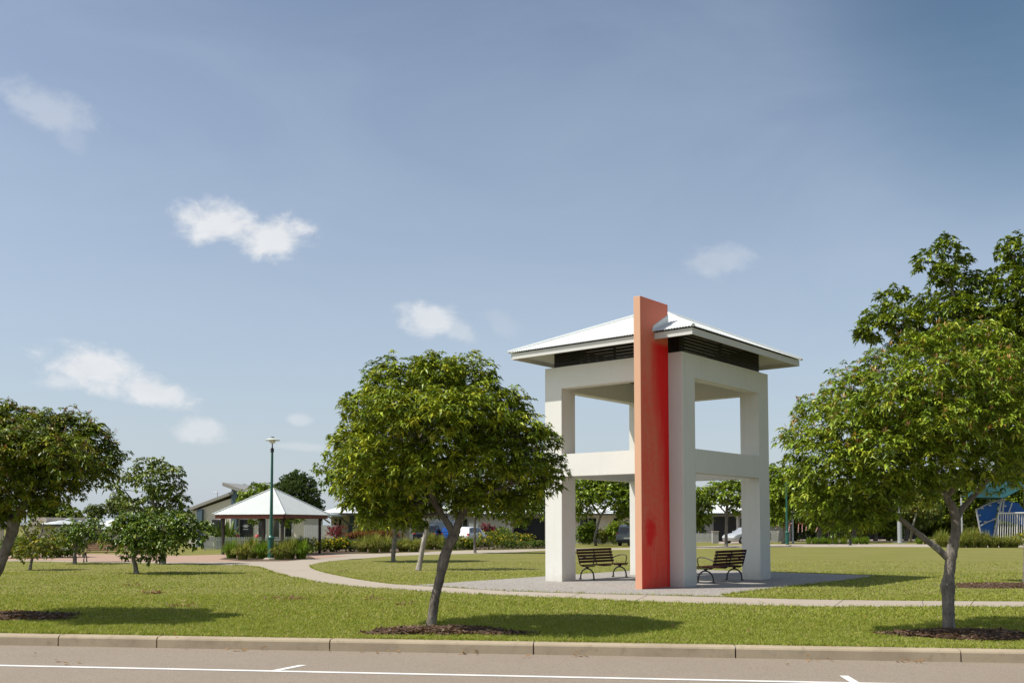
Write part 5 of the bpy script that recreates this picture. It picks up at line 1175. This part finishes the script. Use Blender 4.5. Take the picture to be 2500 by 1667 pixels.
for i, (px, py, s, lb) in enumerate(((1100, 1342, (.8, .6, .5), 'low green clump at the foot of the flowering bushes, near the centre trunk'), (1228, 1339, (1.0, .7, .62), 'low dark green clump right of the tallest flowering bush'), (1262, 1339, (1.1, .7, .5), 'low green clump in the middle before the dark garage'), (1300, 1338, (1.2, .7, .55), 'low dark green clump at the right end of the garden bed'), (1325, 1338, (1.0, .7, .5), 'low green clump against the left column'))):
    shrub('groundcover_clump', lb, gp(px, py), s, 'ground', (.09, .025), 300, 160 + i, 'low clumps at the end of the garden bed', (.03, .07, [(.5, .4, .05)]))
hp = at(920, HZ, 66.3).xy.to_3d(); hp.z = .58
shrub('copper_hedge', 'clipped copper red hedge on the blue grey block wall', hp, (2.3, .5, .62), 'copper', (.09, .03), 1500, 170, None, cat='hedge')
shrub('garden_shrub', 'pale green garden shrub rising through the copper hedge', at(902, HZ, 67.2).xy.to_3d(), (1.3, 1.0, 2.6), 'sparse', (.14, .04), 650, 171)
q = at(822, HZ, 67).xy.to_3d()
shrub('cordyline', 'pink red spiky cordyline in front of the white gate fence', q, (.6, .5, 1.5), 'cordy', (.5, .03), 40, 172, None, droop=-.2, cat='plant', k=8, spread=(15, 70))
q = at(1190, HZ, 78).xy.to_3d()
shrub('purple_shrub', 'dark reddish shrub right of the meter cabinet, under the trees', q, (.6, .6, 1.7), 'cordy', (.2, .05), 130, 173)
shrub('garden_shrub', 'dark green round shrub left of the open dark garage', at(1222, HZ, 80).xy.to_3d(), (1.2, .8, 1.35), 'citrus', (.15, .045), 380, 174)
shrub('garden_shrub', 'dark green shrub behind the low fence left in the tower opening', at(1425, HZ, 81).xy.to_3d(), (1.2, .8, 1.75), 'citrus', (.18, .06), 520, 175)
shrub('garden_shrub', 'bright yellow green shrub behind the low fence between the tower columns', at(1505, HZ, 81).xy.to_3d(), (1.3, .8, 1.9), 'bright', (.18, .05), 520, 176)
shrub('garden_shrub', 'small pale shrub behind the low fence beside the forked tree', at(1468, HZ, 81).xy.to_3d(), (.8, .6, 1.25), 'sparse', (.15, .045), 260, 177)
for i, (px, py, s, lb) in enumerate(((50, 1362, (1.7, .9, 1.0), 'dark garden shrub at far left behind the sparse fruit tree'), (100, 1361, (1.5, .9, .95), 'dark garden shrub behind the sparse fruit tree, middle of three'), (145, 1360, (1.3, .9, .9), 'dark garden shrub left of the small spreading fruit tree'))):
    shrub('garden_shrub', lb, gp(px, py), s, 'olive' if i % 2 else 'citrus', (.12, .035), 520, 180 + i, 'garden shrubs beyond the left lawn')
for i, (px, s_, lb) in enumerate(((2090, (4.5, 1.2, 2.4), 'dark hedge behind the ornaments, left of the thick grey pole'), (2215, (4.5, 1.2, 2.6), 'dark hedge right of the thick grey pole'), (2330, (4.5, 1.2, 2.8), 'dark hedge between the big grey trunk and the climbing wall'), (2440, (4.5, 1.2, 2.8), 'dark hedge behind the white play railing'))):
    shrub('hedge', lb, at(px, HZ, 116).xy.to_3d(), s_, 'fig', (.34, .12), 1300, 400 + i, 'dark hedges behind the playground', cat='hedge')
# bird of paradise plants by the butterfly house
for i, (px, lb) in enumerate(((540, 'large leaved banana like plant by the cream house window'), (556, 'large leaved plant behind the left shelter post'))):
    tussock('broadleaf_plant', lb, at(px, HZ, 66).xy.to_3d(), 1.1, 1.75, 'ground', 34, 190 + i, 'large leaved plants at the cream house', .13, 'plant', 'leaf')
# low tufts at the far edge, playground tussocks
gt = 'low green tufts at the far edge of the lawn'
for i, (px, rr, lb) in enumerate(((1974, .38, 'lone low tuft at the left end of the far row'), (1990, .5, 'pair forming low tuft, second in the far row'), (2007, .5, 'low tuft left of the stakes'), (2020, .42, 'small tuft at the leaning stake'), (2040, .45, 'low tuft at the upright stake'), (2060, .5, 'low tuft left of the dark bollard'), (2088, .55, 'low tuft right of the dark bollard'), (2104, .5, 'low tuft near the right end of the far row'), (2116, .4, 'last low tuft at the right end of the far row'), (2245, .6, 'low tuft near the big grey trunk'), (2262, .5, 'low tuft hidden by the big grey trunk'))):
    tussock('grass_tuft', lb, gp(px, 1328), rr, .55, 'lush', 260, 200 + i, gt, .02)
gpz = 'tussocks beside the playground'
for i, (px, py, rr, hh, lb) in enumerate(((2300, 1335, .9, 1.1, 'tussock left of the big grey trunk before the playground'), (2345, 1336, 1.0, 1.1, 'tussock just right of the big grey trunk'), (2372, 1336, 1.0, 1.25, 'tallest tussock under the blue climbing wall'), (2398, 1336, .95, 1.1, 'tussock under the right side of the blue panel'), (2425, 1336, .9, .8, 'low tussock left before the white railing'), (2452, 1336, .9, .75, 'low tussock in the middle before the white railing'), (2475, 1336, .8, .7, 'low tussock right before the white railing'))):
    tussock('grass_tussock', lb, gp(px, py), rr, hh, 'straw', 700, 220 + i, gpz, .018)


# ------------------------------------------------------------------ playground
def playground():
    Y = 96.0; t = thing('climbing_wall', 'blue curved climbing panel framed by pale steel tubes in the playground', 'play equipment', (0, Y, 0))
    P = lambda x, y, d=0: at(2240 + x / 5.808, 1130 + y / 5.808, Y + d) - Vector((0, Y, 0))
    pl = MB(); a = [P(845, 655), P(960, 580), P(1060, 545), P(1165, 520), P(1100, 800), P(1060, 1060), P(910, 1060), P(870, 850)]
    n = len(a); th_ = Vector((0, .12, 0)); pl.add(a + [p + th_ for p in a], [tuple(range(n))[::-1], tuple(range(n, 2 * n))] + [(i, (i + 1) % n, n + (i + 1) % n, n + i) for i in range(n)])
    pl.build('panel', M['play_blue'], t)
    a = [P(1225, 520), P(1500, 560), P(1620, 700), P(1600, 900), P(1230, 800)]
    n = len(a); b_ = MB(); b_.add([p + Vector((0, 1, 0)) for p in a] + [p + Vector((0, 1.1, 0)) for p in a], [tuple(range(n))[::-1], tuple(range(n, 2 * n))] + [(i, (i + 1) % n, n + (i + 1) % n, n + i) for i in range(n)]); b_.build('panel', M['play_blue'], t)
    fr_ = lambda pts, r: MB().tube([p + Vector((0, -.15, 0)) for p in pts], r, 8).build('frame_tube', M['steel'], t, smooth=True)
    fr_([P(820, 650), P(860, 860), P(900, 1060)], .09); fr_([P(840, 655), P(930, 605), P(1040, 555), P(1170, 520)], .07); fr_([P(880, 890), P(980, 835), P(1110, 785)], .07)
    fr_([P(1190, 480), P(1140, 720), P(1065, 1075)], .1); fr_([P(1215, 500), P(1195, 720)], .08); fr_([P(1150, 800), P(1095, 1085)], .09); fr_([P(1330, 560), P(1280, 720)], .07)
    for (x, y) in ((865, 740), (875, 825), (905, 640), (1015, 598), (950, 830), (1080, 790), (905, 980), (1140, 560), (1230, 608), (1160, 690)):
        q = P(x, y); MB().box(q.x - .12, q.x + .12, -.22, -.02, q.z - .06, q.z + .06).build('clamp', M['steel'], t)
    r = thing('play_railing', 'white barred railing of the play platform at the right edge', 'railing', (0, Y - 1.5, 0))
    P2 = lambda x, y: at(2240 + x / 5.808, 1130 + y / 5.808, Y - 1.5) - Vector((0, Y - 1.5, 0))
    MB().tube([P2(1140, 712), P2(1760, 705)], .09, 8).build('top_rail', M['white_trim'], r, smooth=True)
    for i, x in enumerate(range(1150, 1760, 33)):
        MB().tube([P2(x, 725), P2(x - 6, 1095)], .075 if i in (8, 16) else .042, 6).build('bar', M['white_trim'], r)
    MB().tube([P2(1150, 1090), P2(1760, 1090)], .06, 6).build('bottom_rail', M['white_trim'], r)
    s = thing('shade_sail', 'teal shade sail stretched over the playground', 'shade sail', (0, Y, 0))
    c = [P(640, 520, 3), P(880, 500, -2), P(1230, 480, -2), P(1650, 380, 0), P(1500, 210, 8), P(1050, 290, 8), P(760, 400, 8)]
    n = 10; mb = MB()
    A_, B_, C_, D_ = P(620, 480, -2), P(1240, 490, -2), P(1750, 200, 10), P(1020, 280, 10)
    for i in range(n + 1):
        for j in range(n + 1):
            u, v = i / n, j / n; p_ = A_.lerp(B_, u).lerp(D_.lerp(C_, u), v); p_ = p_ - Vector((0, 0, 1.0 * math.sin(math.pi * u) * math.sin(math.pi * v))); mb.v.append(tuple(p_))
    for i in range(n):
        for j in range(n): q = i * (n + 1) + j; mb.f.append((q, q + n + 1, q + n + 2, q + 1))
    o = mb.build('cloth', M['sail'], s, smooth=True); sm = o.modifiers.new('thickness', 'SOLIDIFY'); sm.thickness = .02
    for p_ in (A_, C_, D_): MB().tube([(p_.x, p_.y, 0), (p_.x, p_.y, p_.z + .2)], .09, 8).build('mast', M['steel'], s)
playground()

# ------------------------------------------------------------------ Christmas decorations
for i, (x, lb) in enumerate(((588, 'red bauble on the picket fence left of the shelter post'), (794, 'red bauble on the picket fence near the shelter centre'))):
    px = 440 + x / 4.238; p_ = at(px, 1050 + 1103 / 4.238, 66.5)
    t = thing('bauble', lb, 'bauble', p_, 0, 'red baubles on the picket fence'); MB().ball((0, 0, 0), .16, 10).build('ball', M['red'], t, smooth=True); MB().lathe([(.04, .15), (.04, .2)], 8).build('cap', M['steel'], t)
    MB().tube([(0, 0, -.16), (0, 0, -.45)], .02, 5).build('stem', M['steel'], t)
for i, (x, y0, y1, ln_) in enumerate(((215, 550, 650, 25), (300, 570, 640, -12), (330, 590, 700, 25), (390, 590, 720, 25), (525, 590, 700, 5), (580, 590, 690, 0), (640, 570, 675, 12), (795, 585, 690, 40))):
    Y = 92.0; f6 = lambda a, b: at(1860 + a / 5.88, 1180 + b / 5.88, Y)
    a, b_ = f6(x - ln_ / 2, y1), f6(x + ln_ / 2, y0); t = thing('candy_cane', 'striped red and white candy cane ornament standing in the dark garden', 'ornament', a, 0, 'striped candy canes in the dark garden')
    d = b_ - a; pts = [Vector((0, 0, 0)) + d * (k / 9) for k in range(10)] + [d + Vector((.06, 0, .1)), d + Vector((.16, 0, .13)), d + Vector((.25, 0, .05))]
    rd, wh = MB(), MB()
    for k in range(len(pts) - 1): (rd if k % 2 else wh).tube([pts[k], pts[k + 1]], .036, 6)
    rd.build('red_stripe', M['red'], t); wh.build('white_stripe', M['sign_white'], t)
    MB().tube([(0, 0, 0), (0, 0, -a.z)], .02, 5).build('stake', M['black_metal'], t)
for i, (x, y, r_, lb) in enumerate(((1690, 585, .14, 'red globe ornament highest in the dark garden'), (1620, 690, .15, 'red globe ornament left of the thick grey pole'), (1470, 790, .14, 'red globe ornament on the grass edge of the dark garden'), (2220, 700, .15, 'red globe ornament right of the thick grey pole'))):
    p_ = at(1860 + x / 5.88, 1180 + y / 5.88, 98); t = thing('globe_ornament', lb, 'ornament', p_, 0, 'red globe ornaments in the dark garden')
    MB().ball((0, 0, 0), r_, 10).build('ball', M['red'], t, smooth=True); MB().tube([(0, 0, -r_), (0, 0, -p_.z)], .025, 5).build('stake', M['black_metal'], t)

# ------------------------------------------------------------------ mulch rings, grass blades, leaves on the ground
def mulch(label, c, rx, ry, seed, name='mulch'):
    rs = np.random.RandomState(seed); n = 60; nr = 10; V = []; F = []
    ph = rs.uniform(0, 6.28, 5); am = rs.uniform(.06, .17, 5)
    def rad(a): return 1 + sum(am[k] * math.sin((k + 2) * a + ph[k]) for k in range(5))
    for i in range(nr + 1):
        for j in range(n):
            a = 2 * math.pi * j / n; u = i / nr; q = u * rad(a); V.append((c.x + rx * q * math.cos(a), c.y + ry * q * math.sin(a), .012 + .07 * (1 - u * u) * (1 if u < 1 else 0) + rs.uniform(0, .02) * (u < 1) - (.02 if u == 1 else 0)))
    for i in range(nr):
        for j in range(n): j2 = (j + 1) % n; F.append((i * n + j, (i + 1) * n + j, (i + 1) * n + j2, i * n + j2))
    o = np_mesh(name, V, F, M['mulch'], None, None, True); o['kind'] = 'stuff'; o['label'] = label; o['category'] = 'mulch'
    # chips
    m_ = 1500; a = rs.uniform(0, 6.283, m_); u = np.sqrt(rs.uniform(0, 1.12, m_)); rr = np.array([rad(x) for x in a]) * u
    C = np.stack([c.x + rx * rr * np.cos(a), c.y + ry * rr * np.sin(a), .03 + .06 * np.maximum(0, 1 - u * u) + rs.uniform(0, .012, m_)], 1)
    d = nrm(np.stack([rs.normal(size=m_), rs.normal(size=m_), rs.normal(size=m_) * .25], 1)); s = nrm(np.cross(d, nrm(np.array([0, 0, 1.]) + rs.normal(size=(m_, 3)) * .4)))
    l = rs.uniform(.015, .045, m_)[:, None]; w = l * .35
    V2 = np.stack([C - d * l - s * w, C + d * l - s * w, C + d * l + s * w, C - d * l + s * w], 1).reshape(-1, 3); F2 = (np.arange(m_) * 4)[:, None] + [0, 1, 2, 3]
    cols = np.array([(.11, .068, .045), (.16, .105, .07), (.24, .17, .12), (.07, .045, .03), (.17, .085, .045)]); cc = np.repeat(cols[rs.choice(5, m_, p=[.35, .25, .12, .2, .08])], 4, 0)
    o = np_mesh('bark_chips', V2, F2, M['leaf_matt'], None, cc); o['kind'] = 'stuff'; o['label'] = label.replace('mulch', 'bark chips'); o['category'] = 'bark chips'
    return lambda P: (((P[:, 0] - c.x) / rx) ** 2 + ((P[:, 1] - c.y) / ry) ** 2)
beds = [mulch('dark bark mulch ring around the centre street tree', gv(1015, 1452), 1.0, .48, 301), mulch('dark bark mulch ring around the right street tree', gv(2225, 1460), 1.1, .55, 302),
        mulch('dark bark mulch ring at the left edge under the dark tree', gv(20, 1418), 1.15, .7, 303), mulch('dark bark mulch under the tall tree at the right edge', gv(2352, 1347), 1.7, 1.1, 304)]

hard = [[(p[0], p[1]) for p in pf + pb[:-1] + up_s[:-1] + far_s + far_b + plant_edge + [gp(560, 1364), gp(440, 1363), gp(0, 1359), gp(-370, 1358)]], [(p[0], p[1]) for p in bp_], [(p[0], p[1]) for p in slab + [tw(-1.75, -2.0)] + fr8]]


def grass():
    rs = np.random.RandomState(5)
    def hashnoise(P, s):                          # cheap smooth patchiness
        return (np.sin(P[:, 0] * 1.7 * s + 1.3) * np.sin(P[:, 1] * 2.3 * s + .7) + np.sin(P[:, 0] * .63 * s - P[:, 1] * .9 * s + 2.) + np.sin(P[:, 0] * 3.9 * s + P[:, 1] * 3.1 * s) * .5) / 2.5
    Vs, Fs, Cs, off = [], [], [], 0
    for (y0, y1, n, h, w) in ((12.6, 17.0, 230000, .030, .0046), (17.0, 23.0, 120000, .030, .0075), (23.0, 34.0, 60000, .028, .011), (34, 44, 14000, .028, .013)):
        Yv = rs.uniform(y0, y1, n); X = rs.uniform(-1, 1, n) * (Yv * .56 + .6)
        P = np.stack([X, Yv], 1)
        t = (P[:, 0] - R0.x) * RN.x + (P[:, 1] - R0.y) * RN.y; k = t > KW + .005
        for poly in hard: k &= ~inside(P, poly)
        for bd in beds:
            q = bd(P); k &= (q > 1.0) | ((q > .6) & (rs.uniform(size=n) < .25))
        P = P[k]; t = t[k]; m_ = len(P)
        tall = np.clip(hashnoise(P, 1.1), -1, 1); hh = h * (1 + .45 * tall) * rs.uniform(.5, 1.5, m_)
        tuft = (hashnoise(P, 2.7) > .62) & (rs.uniform(size=m_) < .6); hh = np.where(tuft, hh * 1.7, hh)
        hh = np.where(t < KW + .12, hh * 1.3, hh)
        a = rs.uniform(0, 6.283, m_); lean = rs.uniform(.4, 1.7, m_) * hh; d = np.stack([np.cos(a), np.sin(a)], 1); b = rs.uniform(0, 6.283, m_); s = np.stack([np.cos(b), np.sin(b)], 1) * w
        z0 = np.zeros((m_, 1)); A = np.concatenate([P - s, z0], 1); B = np.concatenate([P + s, z0], 1)
        mid = P + d * lean[:, None] * .35; Cc = np.concatenate([mid + s * .7, (hh * .6)[:, None]], 1); D = np.concatenate([mid - s * .7, (hh * .6)[:, None]], 1); T = np.concatenate([P + d * lean[:, None], hh[:, None]], 1)
        V = np.stack([A, B, Cc, D, T], 1).reshape(-1, 3); o = (np.arange(m_) * 5)[:, None] + off
        Fs.append(np.concatenate([o + [0, 1, 2], o + [0, 2, 3], o + [3, 2, 4]], 1).reshape(-1, 3)); Vs.append(V); off += len(V)
        pal = np.array([(.285, .32, .052), (.235, .295, .044), (.345, .36, .075), (.44, .41, .17), (.19, .255, .036)])
        dry = np.clip(.5 + .5 * hashnoise(P + 31, .8), 0, 1); ch = np.where(rs.uniform(size=m_) < .05 + .16 * dry, 3, rs.choice([0, 1, 2, 4], m_, p=[.4, .25, .2, .15]))
        ch = np.where(tuft, rs.choice([1, 4, 2], m_), ch)
        c = pal[ch] * (1 + rs.uniform(-.14, .14, m_))[:, None]; Cs.append(np.repeat(c, 5, 0))
    E = []
    edges = [[(p.x, p.y) for p in pf], [(p.x, p.y) for p in pb], [(p.x, p.y) for p in (slab[2], tw(-1.75, -2.0))], [(rp(x, KW + .01).x, rp(x, KW + .01).y) for x in np.arange(-9, 9, .5)]]
    for ln in edges:
        for (x0, y0), (x1, y1) in zip(ln[:-1], ln[1:]):
            if not (12 < y0 < 40 and abs(x0) < 22): continue
            d = math.hypot(x1 - x0, y1 - y0); k = int(d * 150); t = rs.uniform(size=k)
            E.append(np.stack([x0 + (x1 - x0) * t + rs.normal(size=k) * .018, y0 + (y1 - y0) * t + rs.normal(size=k) * .018], 1))
    P = np.concatenate(E); keep = rs.uniform(size=len(P)) < (.55 + .45 * hashnoise(P, 2.1)); P = P[keep]; m_ = len(P)
    hh = .05 * rs.uniform(.5, 1.5, m_); a = rs.uniform(0, 6.283, m_); d = np.stack([np.cos(a), np.sin(a)], 1) * (hh * rs.uniform(.3, 1.2, m_))[:, None]; b = rs.uniform(0, 6.283, m_); s = np.stack([np.cos(b), np.sin(b)], 1) * .007
    z0 = np.zeros((m_, 1)); V = np.stack([np.concatenate([P - s, z0], 1), np.concatenate([P + s, z0], 1), np.concatenate([P + d * .35 + s * .7, (hh * .6)[:, None]], 1), np.concatenate([P + d * .35 - s * .7, (hh * .6)[:, None]], 1), np.concatenate([P + d, hh[:, None]], 1)], 1).reshape(-1, 3)
    o = (np.arange(m_) * 5)[:, None] + off; Fs.append(np.concatenate([o + [0, 1, 2], o + [0, 2, 3], o + [3, 2, 4]], 1).reshape(-1, 3)); Vs.append(V)
    Cs.append(np.repeat(np.array([(.27, .31, .05), (.22, .28, .04), (.36, .35, .09)])[rs.choice(3, m_)] * (1 + rs.uniform(-.2, .2, m_))[:, None], 5, 0))
    o = np_mesh('grass', np.concatenate(Vs), np.concatenate(Fs), M['blade'], None, np.concatenate(Cs)); o['kind'] = 'stuff'; o['label'] = 'short mown grass blades covering the park lawn'; o['category'] = 'grass'
grass()


def litter():
    rs = np.random.RandomState(9)
    # dry leaves along the kerb and on the lawn
    P = []
    for s in rs.choice([-3.9, -2.2, -1.8, -.6, 1.0, 4.0, 5.3], 34): P.append((*rp(s + rs.normal() * .12, -.05 - abs(rs.normal()) * .06).xy, -.143))
    for _ in range(6): P.append((*rp(rs.uniform(-7, 7), -.1 - rs.uniform(0, 1.8)).xy, -.143))
    for _ in range(46):
        y = rs.uniform(13.8, 26); P.append((rs.uniform(-.5, .5) * y, y, .035))
    P = np.array([p for p in P if True]); A = np.tile([0, 0, 1.0], (len(P), 1))
    V, F, c = leaf_arrays(P, A, 2, .07, .016, rs, (80, 100), 0, -.12, palette([(.36, .2, .07), (.3, .22, .12), (.42, .16, .04), (.22, .13, .07)], [2, 2, 1, 1]), jitter=.3)
    o = np_mesh('fallen_leaves', V, F, M['leaf_matt'], None, c); o['kind'] = 'stuff'; o['label'] = 'dry fallen leaves along the kerb and on the lawn'; o['category'] = 'leaves'
    # worm casts and bare clods in the lawn
    C, A = [], []
    for (px, py, n) in ((375, 1448, 40), (322, 1430, 14), (440, 1480, 24), (715, 1463, 36), (920, 1463, 14), (990, 1476, 16), (680, 1462, 14), (830, 1395, 10)):
        g = gp(px, py); C.append(np.stack([g.x + rs.normal(size=n) * .16, g.y + rs.normal(size=n) * .12, rs.uniform(.01, .05, n)], 1))
    C = np.concatenate(C); A = nrm(rs.normal(size=C.shape))
    V, F, c = leaf_arrays(C, A, 4, .05, .018, rs, (20, 120), .1, .1, palette([(.26, .17, .10), (.19, .12, .075), (.33, .23, .14)], [1, 1, 1]), jitter=.4)
    o = np_mesh('soil_clods', V, F, M['leaf_matt'], None, c); o['kind'] = 'stuff'; o['label'] = 'small brown soil clods scattered in the lawn'; o['category'] = 'soil'
litter()
